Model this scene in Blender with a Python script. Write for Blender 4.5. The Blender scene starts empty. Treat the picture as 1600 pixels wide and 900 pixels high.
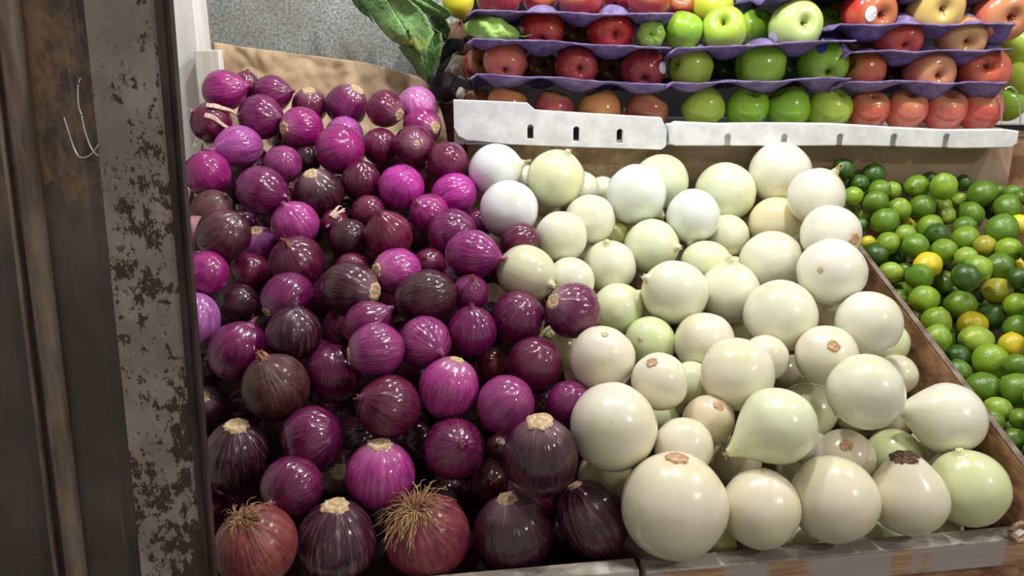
import bpy, math, random
import numpy as np
from mathutils import Vector, Matrix, Quaternion, noise as mnoise

# ------------------------------------------------------------------ camera, world, lamps, exposure
SC = bpy.context.scene
COL = SC.collection
CAMZ, PITCH, F = 1.55, math.radians(16), 1256.0
cam_d = bpy.data.cameras.new('camera'); cam_d.sensor_width = 36; cam_d.lens = 36*F/1600; cam_d.clip_start = .02
cam = bpy.data.objects.new('camera', cam_d); COL.objects.link(cam)
cam.location = (0, 0, CAMZ); cam.rotation_euler = (math.pi/2-PITCH, 0, 0)
SC.camera = cam
w = bpy.data.worlds.new('world'); SC.world = w; w.use_nodes = True
w.node_tree.nodes['Background'].inputs[0].default_value = (1.0, .93, .86, 1)
w.node_tree.nodes['Background'].inputs[1].default_value = .30
def lamp(name, loc, power, col, rad):
    l = bpy.data.lights.new(name, 'POINT'); l.energy = power; l.color = col; l.shadow_soft_size = rad
    o = bpy.data.objects.new(name, l); COL.objects.link(o); o.location = loc
lamp('bulb_over_white_onions', (.34, .93, CAMZ+.66), 18.0, (1.0, .97, .93), .035)
lamp('bulb_right', (1.02, .86, CAMZ+.72), 11.0, (1.0, .97, .92), .04)
lamp('aisle_lamp', (1.55, -.35, CAMZ+.85), 23.0, (1.0, .96, .90), .06)
lamp('bulb_left', (-.12, 1.02, CAMZ+.72), 13.0, (.95, .96, 1.0), .035)
SC.view_settings.view_transform = 'Standard'; SC.view_settings.look = 'None'
SC.view_settings.exposure = .50; SC.view_settings.gamma = 1; SC.view_settings.use_curve_mapping = False
SC.cycles.max_bounces = 6; SC.cycles.caustics_reflective = False; SC.cycles.caustics_refractive = False

FWD = np.array([0, math.cos(PITCH), -math.sin(PITCH)]); UPV = np.array([0, math.sin(PITCH), math.cos(PITCH)])
RT = np.array([1., 0, 0]); ORG = np.array([0, 0, CAMZ])
def ray(px, py): return FWD + RT*(px-800)/F + UPV*(450-py)/F
def at(px, py, d): return ORG + ray(px, py)*d                 # a point seen at a pixel, d metres deep
def onY(px, py, Y):                                             # the same on the upright plane y = Y
    r = ray(px, py); return ORG + r*(Y/r[1])
def onZ(px, py, Z):
    r = ray(px, py); return ORG + r*((Z-CAMZ)/r[2])

# ------------------------------------------------------------------ helpers
def tag(o, label=None, cat=None, group=None, kind=None):
    if label: o['label'] = label
    if cat: o['category'] = cat
    if group: o['group'] = group
    if kind: o['kind'] = kind
    return o
def mesh_obj(name, V, Fc, mat, parent=None, smooth=True, color=None, fix=False):
    me = bpy.data.meshes.new(name); me.from_pydata([tuple(v) for v in V], [], [tuple(f) for f in Fc]); me.update()
    if fix:
        import bmesh
        bm = bmesh.new(); bm.from_mesh(me); bmesh.ops.recalc_face_normals(bm, faces=bm.faces); bm.to_mesh(me); bm.free()
    if smooth: me.polygons.foreach_set('use_smooth', [True]*len(me.polygons))
    if mat: me.materials.append(mat)
    o = bpy.data.objects.new(name, me); COL.objects.link(o)
    if parent: o.parent = parent
    if color: o.color = (*color, 1)
    return o
def empty(name, loc=(0, 0, 0)):
    o = bpy.data.objects.new(name, None); COL.objects.link(o); o.location = loc; return o
def bevel(o, wd=.002, seg=2):
    m = o.modifiers.new('b', 'BEVEL'); m.width = wd; m.segments = seg; m.limit_method = 'ANGLE'
    return o
class MB:
    def __init__(s): s.V = []; s.F = []
    def add(s, V, Fc):
        n = len(s.V); s.V += [tuple(v) for v in V]; s.F += [tuple(i+n for i in f) for f in Fc]
    def prism(s, P, Q):                                        # two matching outlines
        n = len(P); s.add(list(P)+list(Q), [tuple(range(n))[::-1], tuple(range(n, 2*n))]+[(i, (i+1) % n, (i+1) % n+n, i+n) for i in range(n)])
    def box(s, x0, x1, y0, y1, z0, z1):
        s.prism([(x0, y0, z0), (x1, y0, z0), (x1, y1, z0), (x0, y1, z0)], [(x0, y0, z1), (x1, y0, z1), (x1, y1, z1), (x0, y1, z1)])
    def tube(s, pts, rad, seg=6, flat=1.0):
        pts = [np.array(p, float) for p in pts]; n = len(pts); V = []
        rad = rad if hasattr(rad, '__len__') else [rad]*n
        for i, p in enumerate(pts):
            t = pts[min(i+1, n-1)]-pts[max(i-1, 0)]; t = t/(np.linalg.norm(t)+1e-9)
            a = np.cross(t, (0, 0, 1) if abs(t[2]) < .9 else (1, 0, 0)); a /= np.linalg.norm(a); b = np.cross(t, a)
            for k in range(seg):
                th = 2*math.pi*k/seg; V.append(p+rad[i]*(a*math.cos(th)+b*math.sin(th)*flat))
        Fc = [(i*seg+k, i*seg+(k+1) % seg, (i+1)*seg+(k+1) % seg, (i+1)*seg+k) for i in range(n-1) for k in range(seg)]
        Fc += [tuple(range(seg))[::-1], tuple((n-1)*seg+k for k in range(seg))]
        s.add(V, Fc)
    def obj(s, name, mat, parent=None, smooth=False, color=None): return mesh_obj(name, s.V, s.F, mat, parent, smooth, color, True)
def lathe(prof, seg=32):
    V = []; Fc = []; n = len(prof)
    V.append((0, 0, prof[0][1]))
    for r, z in prof[1:-1]:
        for k in range(seg):
            a = 2*math.pi*k/seg; V.append((r*math.cos(a), r*math.sin(a), z))
    V.append((0, 0, prof[-1][1]))
    for k in range(seg):
        Fc.append((0, 1+(k+1) % seg, 1+k)); b = 1+(n-3)*seg; Fc.append((b+k, b+(k+1) % seg, len(V)-1))
    for i in range(n-3):
        for k in range(seg):
            a = 1+i*seg; Fc.append((a+k, a+(k+1) % seg, a+seg+(k+1) % seg, a+seg+k))
    return np.array(V), Fc
def spline(P, m=4):
    P = [np.array(p, float) for p in P]; out = []
    for i in range(len(P)-1):
        a, b, c, d = P[max(i-1, 0)], P[i], P[i+1], P[min(i+2, len(P)-1)]
        for k in range(m):
            t = k/m; out.append(.5*((2*b)+(-a+c)*t+(2*a-5*b+4*c-d)*t*t+(-a+3*b-3*c+d)*t**3))
    out.append(P[-1]); return out

# ------------------------------------------------------------------ materials
class NT:
    def __init__(s, name, rough=.5, spec=.5):
        s.m = bpy.data.materials.new(name); s.m.use_nodes = True; s.t = s.m.node_tree; s.n = s.t.nodes; s.b = s.n['Principled BSDF']
        s.b.inputs['Roughness'].default_value = rough; s.b.inputs['Specular IOR Level'].default_value = spec
    def N(s, ty, **kw):
        n = s.n.new(ty)
        for k, v in kw.items(): setattr(n, k, v)
        return n
    def L(s, a, b): s.t.links.new(a, b)
    def math(s, op, a, b=None, clamp=False):
        n = s.N('ShaderNodeMath', operation=op, use_clamp=clamp)
        for i, x in enumerate((a, b)):
            if x is None: continue
            if isinstance(x, (int, float)): n.inputs[i].default_value = x
            else: s.L(x, n.inputs[i])
        return n.outputs[0]
    def mix(s, f, a, b, mode='MIX'):
        n = s.N('ShaderNodeMix', data_type='RGBA', blend_type=mode)
        for i, x in ((0, f), (6, a), (7, b)):
            if isinstance(x, (int, float)): n.inputs[i].default_value = x
            elif isinstance(x, tuple): n.inputs[i].default_value = (*x, 1)
            else: s.L(x, n.inputs[i])
        return n.outputs[2]
    def noise(s, vec, scale, detail=3, rough=.55, w=None):
        n = s.N('ShaderNodeTexNoise', noise_dimensions='4D' if w is not None else '3D')
        n.inputs['Scale'].default_value = scale; n.inputs['Detail'].default_value = detail; n.inputs['Roughness'].default_value = rough
        if vec is not None: s.L(vec, n.inputs['Vector'])
        if w is not None: s.L(w, n.inputs['W'])
        return n.outputs[0]
    def ramp(s, f, a, b):
        n = s.N('ShaderNodeMapRange', clamp=True); s.L(f, n.inputs[0]); n.inputs[1].default_value = a; n.inputs[2].default_value = b
        return n.outputs[0]
    def mapv(s, vec, sc):
        n = s.N('ShaderNodeMapping'); s.L(vec, n.inputs[0]); n.inputs['Scale'].default_value = sc; return n.outputs[0]
    def obj(s): return s.N('ShaderNodeTexCoord').outputs['Object']
    def bump(s, h, st, dist=.01):
        n = s.N('ShaderNodeBump'); n.inputs['Strength'].default_value = st; n.inputs['Distance'].default_value = dist
        s.L(h, n.inputs['Height']); s.L(n.outputs[0], s.b.inputs['Normal'])
    def base(s, c):
        if isinstance(c, tuple): s.b.inputs['Base Color'].default_value = (*c, 1)
        else: s.L(c, s.b.inputs['Base Color'])
        return s.m
    def set(s, **kw):
        for k, v in kw.items(): s.b.inputs[k.replace('_', ' ')].default_value = v
def merid(t):                                                   # coordinates that run in stripes from pole to pole
    o = t.obj(); sep = t.N('ShaderNodeSeparateXYZ'); t.L(o, sep.inputs[0]); x, y, z = sep.outputs
    r = t.math('SQRT', t.math('ADD', t.math('ADD', t.math('MULTIPLY', x, x), t.math('MULTIPLY', y, y)), .0006))
    c = t.N('ShaderNodeCombineXYZ'); t.L(t.math('DIVIDE', x, r), c.inputs[0]); t.L(t.math('DIVIDE', y, r), c.inputs[1]); t.L(t.math('MULTIPLY', z, .16), c.inputs[2])
    info = t.N('ShaderNodeObjectInfo')
    return o, z, c.outputs[0], info.outputs['Color'], t.math('MULTIPLY', info.outputs['Random'], 60)

def red_onion_mat():
    t = NT('red onion skin', .2, .5); o, z, mv, col, rnd = merid(t)
    st = t.ramp(t.noise(mv, 5.5, 3, .6, rnd), .38, .66); fine = t.ramp(t.noise(mv, 17, 2, .5, rnd), .57, .68)
    pat = t.ramp(t.noise(o, 1.5, 3, .55, rnd), .35, .68)
    dark = t.mix(1.0, col, (.50, .45, .55), 'MULTIPLY'); c = t.mix(st, dark, col)
    c = t.mix(t.math('MULTIPLY', pat, .34), c, t.mix(1.0, col, (1.45, 1.7, 1.5), 'MULTIPLY'))
    c = t.mix(t.math('MULTIPLY', fine, .40), c, t.mix(.10, t.mix(1.0, col, (2.1, 2.6, 2.2), 'MULTIPLY'), (.62, .30, .50)))
    pole = t.math('MULTIPLY', t.ramp(z, -.62, -1.0), t.math('ADD', .35, t.math('MULTIPLY', fine, .5)))
    c = t.mix(t.math('MULTIPLY', pole, .8), c, (.55, .33, .40))
    brn = t.ramp(t.noise(o, 3.2, 5, .65, rnd), .66, .72); c = t.mix(t.math('MULTIPLY', brn, .35), c, (.20, .07, .05))
    t.base(c); t.bump(t.math('ADD', st, t.math('MULTIPLY', fine, .6)), .22, .02)
    t.set(Coat_Weight=.5, Coat_Roughness=.08); t.L(t.math('ADD', .17, t.math('MULTIPLY', brn, .3)), t.b.inputs['Roughness'])
    return t.m
def striped_mat():
    t = NT('striped onion skin', .25, .5); o, z, mv, col, rnd = merid(t)
    st = t.ramp(t.noise(mv, 5.5, 3, .6, rnd), .38, .66); fine = t.ramp(t.noise(mv, 9, 3, .6, rnd), .52, .60)
    c = t.mix(st, t.mix(1.0, col, (.50, .45, .55), 'MULTIPLY'), col)
    brk = t.ramp(t.noise(o, 4, 3, .6, rnd), .30, .55); c = t.mix(t.math('MULTIPLY', t.math('MULTIPLY', fine, brk), .30), c, (.40, .20, .24))
    t.base(c); t.bump(t.math('ADD', st, fine), .25, .02); t.set(Coat_Weight=.35, Coat_Roughness=.12); return t.m
def papery_mat():
    t = NT('dry onion skin', .45, .4); o, z, mv, col, rnd = merid(t)
    st = t.ramp(t.noise(mv, 6, 4, .6, rnd), .38, .64); pat = t.ramp(t.noise(o, 2.6, 5, .65, rnd), .44, .62)
    c = t.mix(st, t.mix(1.0, col, (.55, .45, .5), 'MULTIPLY'), col); c = t.mix(t.math('MULTIPLY', pat, .6), c, t.mix(.35, col, (.36, .18, .12)))
    t.base(c); t.bump(st, .3, .02); t.set(Coat_Weight=.25, Coat_Roughness=.2); return t.m
def white_onion_mat():
    t = NT('white onion skin', .24, .5); o, z, mv, col, rnd = merid(t)
    st = t.ramp(t.noise(mv, 5, 3, .5, rnd), .35, .7); pat = t.ramp(t.noise(o, 1.0, 2, .5, rnd), .50, .68)
    c = t.mix(t.math('MULTIPLY', st, .30), col, t.mix(1.0, col, (1.0, .985, .90), 'MULTIPLY'))
    c = t.mix(t.math('MULTIPLY', pat, .40), c, t.mix(1.0, col, (.95, 1.0, .62), 'MULTIPLY'))
    neck = t.ramp(z, .78, 1.12); c = t.mix(t.math('MULTIPLY', neck, .5), c, (.60, .60, .30))
    spots = t.ramp(t.noise(o, 7, 2, .5, rnd), .80, .82); c = t.mix(t.math('MULTIPLY', spots, .5), c, (.25, .22, .12))
    t.base(c); t.bump(st, .035, .02)
    t.set(Coat_Weight=.4, Coat_Roughness=.1, Subsurface_Weight=.30, Subsurface_Scale=.012); t.b.inputs['Subsurface Radius'].default_value = (1, .9, .55)
    return t.m
def lime_mat():
    t = NT('lime peel', .28, .5); o, z, mv, col, rnd = merid(t)
    pat = t.ramp(t.noise(o, 1.3, 3, .5, rnd), .42, .66)
    c = t.mix(t.math('MULTIPLY', pat, .5), col, t.mix(1.0, col, (1.9, 1.35, .9), 'MULTIPLY'))
    v = t.N('ShaderNodeTexVoronoi'); v.inputs['Scale'].default_value = 13; t.L(o, v.inputs['Vector'])
    br = t.ramp(t.noise(o, 3.5, 4, .6, rnd), .70, .76); c = t.mix(t.math('MULTIPLY', br, .6), c, (.18, .13, .04))
    t.base(c); t.bump(v.outputs['Distance'], .12, .02); t.set(Coat_Weight=.15, Coat_Roughness=.2); return t.m
def apple_mat():
    t = NT('apple skin', .25, .5); o, z, mv, col, rnd = merid(t)
    st = t.ramp(t.noise(mv, 7, 4, .6, rnd), .42, .62); pat = t.ramp(t.noise(o, 1.1, 3, .5, rnd), .50, .66)
    c = t.mix(t.math('MULTIPLY', st, .35), col, t.mix(.25, col, (.75, .40, .16)))
    c = t.mix(t.math('MULTIPLY', pat, .28), c, t.mix(.35, col, (.78, .58, .22)))
    c = t.mix(t.math('MULTIPLY', t.ramp(z, .62, .80), .3), c, (.60, .45, .15))
    v = t.N('ShaderNodeTexVoronoi'); v.inputs['Scale'].default_value = 9; t.L(o, v.inputs['Vector'])
    c = t.mix(t.math('MULTIPLY', t.ramp(v.outputs['Distance'], .10, .05), .5), c, (.85, .70, .45))
    t.base(c); t.set(Coat_Weight=.4, Coat_Roughness=.1); return t.m
def gapple_mat():
    t = NT('green apple skin', .25, .5); o, z, mv, col, rnd = merid(t)
    pat = t.ramp(t.noise(o, 1.2, 3, .5, rnd), .42, .68); c = t.mix(t.math('MULTIPLY', pat, .5), col, t.mix(1.0, col, (1.4, 1.15, 1.2), 'MULTIPLY'))
    t.base(c); t.set(Coat_Weight=.4, Coat_Roughness=.1); return t.m
def simple(name, a, b, scale=(30, 30, 30), det=4, rough=.7, bump=.2, lo=.4, hi=.62, dist=.003, spec=.4, **kw):
    t = NT(name, rough, spec); n = t.noise(t.mapv(t.obj(), scale), 1.0, det, .6)
    t.base(t.mix(t.ramp(n, lo, hi), a, b)); t.bump(n, bump, dist); t.set(**kw); return t.m
M = dict(
    red=red_onion_mat(), papery=papery_mat(), striped=striped_mat(), white=white_onion_mat(), lime=lime_mat(), apple=apple_mat(), gapple=gapple_mat(),
    scar=simple('cut root end', (.50, .33, .15), (.80, .62, .40), (6, 6, 6), 5, .8, .5, dist=.05),
    wscar=simple('tan root end', (.46, .26, .13), (.72, .50, .30), (5, 5, 5), 5, .7, .4, dist=.05),
    brownscar=simple('brown cut neck', (.14, .07, .04), (.42, .27, .16), (9, 9, 9), 5, .9, .8, dist=.08),
    neck=simple('dry pink neck', (.20, .04, .07), (.50, .20, .17), (8, 8, 3), 4, .55, .5, dist=.05),
    darkneck=simple('dry brown neck', (.06, .02, .03), (.22, .11, .10), (8, 8, 3), 4, .6, .5, dist=.05),
    wneck=simple('dry cream neck', (.50, .42, .20), (.80, .74, .50), (8, 8, 3), 4, .6, .4, dist=.05),
    husk=simple('cream dry husk', (.62, .38, .30), (.82, .66, .50), (5, 5, 20), 4, .6, .4, dist=.05),
    roots=simple('dry roots', (.24, .13, .05), (.55, .36, .17), (9, 9, 9), 3, .85, .2),
    styro=simple('white foam', (.62, .63, .65), (.76, .77, .78), (40, 40, 40), 5, .8, .35, dist=.002),
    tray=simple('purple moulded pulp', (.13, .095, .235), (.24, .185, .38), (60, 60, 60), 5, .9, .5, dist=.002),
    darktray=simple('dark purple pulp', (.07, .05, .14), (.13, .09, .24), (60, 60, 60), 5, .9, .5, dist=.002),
    kraft=simple('brown kraft paper', (.42, .29, .17), (.60, .45, .29), (9, 9, 9), 5, .8, .35, dist=.01),
    whitewood=simple('whitewashed wood', (.62, .60, .50), (.80, .79, .70), (60, 60, 4), 4, .7, .3),
    paint=simple('white painted post', (.66, .65, .62), (.80, .79, .76), (25, 25, 4), 4, .6, .15),
    crate=simple('reddish crate board', (.17, .08, .038), (.42, .23, .12), (22, 22, 40), 5, .7, .4),
    board=simple('mottled brown board', (.32, .21, .115), (.58, .42, .26), (34, 34, 34), 6, .8, .4),
    cardboard=simple('smooth brown cardboard', (.31, .21, .135), (.40, .29, .20), (8, 8, 20), 3, .85, .15),
    bead=simple('rusty bead of steel', (.13, .09, .065), (.28, .215, .17), (60, 60, 10), 6, .55, .4, Metallic=.2),
    edge=simple('dark steel edge', (.025, .018, .015), (.07, .05, .045), (40, 40, 8), 4, .4, .2, Metallic=.3),
    wire=simple('steel wire', (.5, .5, .48), (.7, .7, .68), rough=.3, bump=0, Metallic=.9),
    leafstem=simple('pale leaf rib', (.45, .55, .25), (.6, .68, .38), rough=.5),
    beet=simple('dark purple skin', (.008, .003, .006), (.03, .008, .018), (60, 60, 60), 4, .4, .4, spec=.5),
    black=simple('black plastic film', (.002, .002, .003), (.006, .006, .007), (40, 40, 40), 4, .3, .6),
    bark=simple('brown root skin', (.12, .06, .03), (.30, .18, .10), (70, 70, 70), 5, .7, .4),
    gapshade_wood=simple('gap-shaded floor wood', (.030, .015, .010), (.075, .040, .025), (14, 14, 30), 5, .85, .3),  # crate wood coloured dark to stand in for shade between the fruit
    orangeneck=simple('orange brown dry neck', (.30, .09, .05), (.55, .26, .14), (8, 8, 3), 4, .6, .5, dist=.05),
    garlic=simple('pale papery skin', (.70, .60, .45), (.85, .78, .64), (80, 80, 20), 4, .6, .3),
    wall=simple('dark wall', (.008, .007, .008), (.02, .017, .018), (6, 6, 6), 4, .9, .2),
    concrete=simple('dark concrete', (.05, .045, .04), (.10, .09, .08), (12, 12, 12), 6, .9, .3),
    stem=simple('brown apple stem', (.10, .05, .02), (.22, .13, .05), (9, 9, 9), 3, .8, .2),
    sticker=simple('white paper sticker', (.70, .74, .80), (.80, .84, .88), rough=.5, bump=0),
    bluesticker=simple('blue paper sticker', (.06, .09, .35), (.10, .14, .5), rough=.5, bump=0),
    rope=simple('brown twine', (.25, .14, .08), (.48, .33, .22), (200, 200, 200), 4, .9, .5),
    tube=simple('grey blue plastic', (.35, .42, .50), (.5, .57, .65), rough=.35),
    yellow=simple('yellow peel', (.62, .55, .02), (.80, .72, .05), (20, 20, 20), 3, .35, .1),
)
def galv_mat():
    t = NT('speckled grey stone', .5, .5); o = t.obj(); a = t.noise(o, 210, 4, .75); b = t.noise(o, 5, 5, .6)
    c = t.mix(t.ramp(a, .40, .60), (.15, .17, .165), (.52, .55, .54)); c = t.mix(t.math('MULTIPLY', t.ramp(b, .46, .66), .6), c, (.17, .155, .12))
    t.base(c); return t.m
M['galv'] = galv_mat()
def rail_mat():
    t = NT('weathered rail wood', .75, .3); o = t.obj(); g = t.noise(t.mapv(o, (12, 12, 160)), 1, 4, .6); p = t.noise(t.mapv(o, (13, 7, 2)), 1, 2, .5)
    c = t.mix(t.ramp(g, .35, .65), (.28, .17, .095), (.52, .34, .20)); c = t.mix(t.math('MULTIPLY', t.ramp(p, .50, .54), .8), c, (.36, .34, .33))
    t.base(c); t.bump(g, .3, .002); return t.m
M['rail'] = rail_mat()
M['railtop'] = simple('grey weathered rail top', (.26, .22, .185), (.54, .50, .44), (14, 30, 14), 5, .75, .3, lo=.44, hi=.56)
def steel_mat():
    t = NT('stained steel sheet', .42, .4); o = t.obj(); a = t.noise(t.mapv(o, (40, 40, 22)), 1, 8, .74)
    sep = t.N('ShaderNodeSeparateXYZ'); t.L(o, sep.inputs[0]); z = sep.outputs[2]; x = sep.outputs[0]
    band = t.math('MULTIPLY', t.ramp(z, 1.40, 1.46), t.ramp(z, 1.62, 1.58)); rust = t.math('MULTIPLY', t.ramp(a, .42, .56), band)
    c = t.mix(t.ramp(t.noise(o, 9, 4, .6), .4, .65), (.060, .050, .041), (.105, .090, .076)); c = t.mix(t.math('MULTIPLY', rust, .85), c, (.25, .15, .085))
    c = t.mix(t.math('MULTIPLY', t.ramp(t.noise(t.mapv(o, (300, 300, 8)), 1, 2, .5), .68, .72), .25), c, (.30, .26, .22))
    t.base(c); t.set(Metallic=.15); t.bump(rust, .3, .002); return t.m
M['steel'] = steel_mat()
def flake_mat():
    t = NT('flaking grey paint', .6, .4); o = t.obj(); a = t.noise(t.mapv(o, (130, 130, 90)), 1, 8, .72); big = t.noise(t.mapv(o, (16, 16, 9)), 1, 3, .6)
    sep = t.N('ShaderNodeSeparateXYZ'); t.L(o, sep.inputs[0]); z = sep.outputs[2]
    thr = t.math('ADD', a, t.math('ADD', t.math('MULTIPLY', t.math('SUBTRACT', big, .5), .35), t.math('MULTIPLY', t.ramp(z, 1.60, 1.20), .10)))
    chip = t.ramp(thr, .60, .62)
    c = t.mix(t.ramp(t.noise(o, 22, 4, .6), .4, .65), (.23, .20, .17), (.34, .30, .26)); c = t.mix(t.math('MULTIPLY', t.ramp(thr, .53, .60), .4), c, (.30, .20, .13))
    c = t.mix(chip, c, (.055, .03, .02)); t.base(c); t.bump(t.math('SUBTRACT', 1.0, chip), .5, .0015); return t.m
M['flake'] = flake_mat()
def leaf_mat(name, a, b, edge):
    t = NT(name, .45, .4); o = t.obj(); n = t.noise(o, 22, 4, .6); v = t.N('ShaderNodeTexVoronoi', feature='DISTANCE_TO_EDGE'); v.inputs['Scale'].default_value = 85; wv = t.N('ShaderNodeVectorMath', operation='ADD'); nn = t.N('ShaderNodeTexNoise'); nn.inputs['Scale'].default_value = 30; t.L(o, nn.inputs['Vector']); sc_ = t.N('ShaderNodeVectorMath', operation='SCALE'); sc_.inputs['Scale'].default_value = .03; t.L(nn.outputs['Color'], sc_.inputs[0]); t.L(o, wv.inputs[0]); t.L(sc_.outputs[0], wv.inputs[1]); t.L(wv.outputs[0], v.inputs['Vector'])
    c = t.mix(t.ramp(n, .36, .64), a, b); c = t.mix(t.math('MULTIPLY', t.ramp(v.outputs['Distance'], .10, .0), .30), c, (.50, .62, .30))
    c = t.mix(t.math('MULTIPLY', t.ramp(t.noise(o, 9, 3, .6), .56, .68), .6), c, edge); t.base(c); t.bump(v.outputs['Distance'], .5, .004); return t.m
M['leaf'] = leaf_mat('wrinkled green leaf', (.07, .19, .04), (.20, .38, .12), (.46, .44, .07))
M['darkleaf'] = leaf_mat('dark green leaf', (.02, .07, .015), (.08, .19, .04), (.16, .22, .05))
M['limeleaf'] = leaf_mat('bright husk leaf', (.18, .42, .05), (.36, .62, .13), (.45, .66, .2))

# ------------------------------------------------------------------ setting
b = MB(); b.box(-3, 3, -1.5, 2.6, -.05, 0); tag(b.obj('floor', M['concrete']), kind='structure')
b = MB(); b.box(-3, 3, 2.35, 2.45, 0, 3); tag(b.obj('wall_back', M['wall']), kind='structure')
Z = lambda z: z+CAMZ

# steel post: upright folded steel at the left, every edge a world line on the plane y = .62
YP = .605
def edge_x(p0, p9, z):                                          # x at height z of the line through pixels (p0, 0) and (p9, 900)
    A, B = onY(p0, 0, YP), onY(p9, 900, YP); t = (z-B[2])/(A[2]-B[2]); return B[0]+t*(A[0]-B[0])
def strip(bm, a, c, y0, y1, z0=0., z1=2.3, n=24, wob=0, seed=0):
    P = []; zs = np.linspace(z0, z1, n)
    ra = random.Random(seed)
    L = []; R = []
    for z in zs:
        L.append(edge_x(*a, z)+wob*ra.uniform(-1, 1)); R.append(edge_x(*c, z)+wob*ra.uniform(-1, 1))
    out = [(L[i], y0, zs[i]) for i in range(n)]+[(R[i], y0, zs[i]) for i in range(n)][::-1]
    bm.prism(out, [(x, y1, z) for x, y, z in out])
post = empty('steel_post', (edge_x(150, 230, 0), YP+.03, 0))
tag(post, 'dark steel upright with rust stains and flaking grey paint, left of the onions', 'post')
def ppart(bm, name, mat, smooth=False):
    o = bm.obj(name, mat, None, smooth); o.parent = post; o.matrix_parent_inverse = Matrix.Translation(-post.location); return o
b = MB(); strip(b, (-200, -330), (20, 108), YP+.004, YP+.012); ppart(b, 'side_sheet', M['steel'])
b = MB(); strip(b, (-24, 86), (-18, 92), YP-.002, YP+.01); ppart(b, 'groove_strip', M['bead'])
b = MB(); zs = np.linspace(0, 2.3, 30); b.tube([(edge_x(8, 118, z), YP+.003, z) for z in zs], .0085, 12, 1.0); ppart(b, 'rounded_bead', M['bead'], True)
b = MB(); strip(b, (18, 126), (136, 226), YP+.006, YP+.013); ppart(b, 'flat_panel', M['steel'])
b = MB(); strip(b, (131, 222), (244, 321), YP-.001, YP+.013, n=60, wob=.0004); f1 = ppart(b, 'painted_strip', M['flake'])
b = MB(); strip(b, (243, 320), (255, 328), YP-.003, YP+.006); strip(b, (254, 327), (264, 335), YP+.000, YP+.008); ppart(b, 'corner_flange', M['edge'])
# wire hooks on the post
b = MB(); P = [(100, 183), (107, 205), (116, 232), (126, 246), (142, 242), (154, 226)]
b.tube(spline([onY(x, y, YP-.006) for x, y in P], 5), .0007, 6); P = [(128, 180), (133, 205), (143, 232), (154, 244)]
b.tube(spline([onY(x, y, YP-.006) for x, y in P], 5), .0007, 6); P = [(128, 180), (123, 165), (122, 135), (126, 122)]
b.tube(spline([onY(x, y, YP-.003) for x, y in P], 5), .0007, 6)
tag(b.obj('wire_hook', M['wire'], smooth=True), 'thin bent steel wire hook hanging on the steel post', 'hook')

# white painted post and pale plank behind the left edge of the red onions
b = MB(); A = onY(252, 0, 1.36); C = onY(306, 0, 1.36); b.box(A[0]-.03, C[0], 1.35, 1.41, .0, 2.3)
o = bevel(b.obj('painted_post', M['paint']), .003); tag(o, 'white painted square post standing behind the steel upright', 'post')
b = MB(); A = onY(306, 78, 1.33); C = onY(344, 78, 1.33); b.box(A[0]-.002, C[0], 1.325, 1.343, .95, A[2])
o = bevel(b.obj('wooden_plank', M['whitewood']), .002); tag(o, 'short whitewashed plank upright beside the white post, at the kraft paper', 'plank')
# speckled slab
b = MB(); A = onY(318, 0, 1.50); C = onY(716, 0, 1.50); b.box(A[0], C[0], 1.50, 1.52, .9, 2.1)
tag(bevel(b.obj('stone_slab', M['galv']), .003), 'speckled grey slab standing upright behind the kraft paper', 'slab')
b = MB(); A = onY(309, 0, 1.45); C = onY(322, 0, 1.45); b.box(A[0], C[0], 1.43, 1.455, .9, 2.1)
tag(b.obj('wooden_batten', M['bark']), 'narrow dark brown batten between white post and speckled slab', 'batten')

# kraft paper lining
def kraft():
    top = [(336, 67), (400, 76), (470, 84), (540, 94), (600, 106), (650, 119), (668, 132), (684, 160), (697, 195), (700, 225)]
    bot = [(338, 255), (400, 262), (470, 270), (540, 275), (600, 280), (630, 285), (640, 288), (652, 290), (664, 292), (672, 295)]
    dt = [1.40]*6+[1.395, 1.385, 1.37, 1.36]; db = [1.40]*6+[1.39, 1.38, 1.37, 1.36]
    T = spline([at(x, y, d) for (x, y), d in zip(top, dt)], 16); B = spline([at(x, y, d) for (x, y), d in zip(bot, db)], 16)
    n = len(T); m = 60; V = []
    for j in range(m):
        s = j/(m-1)
        for i in range(n):
            p = T[i]*(1-s)+B[i]*s; q = Vector(p*9)
            k = abs(mnoise.noise(q*.8+Vector((0, 0, 3))))*.026 + abs(mnoise.noise(q*1.9))*.016+abs(mnoise.noise(q*4.5+Vector((5, 0, 0))))*.008
            p = p+np.array([0, -k*1.0+.006, mnoise.noise(q*2)*.003*(1 if j == 0 else 0)]); V.append(p)
    Fc = [(j*n+i, j*n+i+1, (j+1)*n+i+1, (j+1)*n+i) for j in range(m-1) for i in range(n-1)]
    o = mesh_obj('kraft_paper', V, Fc, M['kraft']); s = o.modifiers.new('s', 'SOLIDIFY'); s.thickness = .0006
    tag(o, 'crumpled brown kraft paper lining the back of the red onion crate', 'paper')
kraft()

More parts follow.
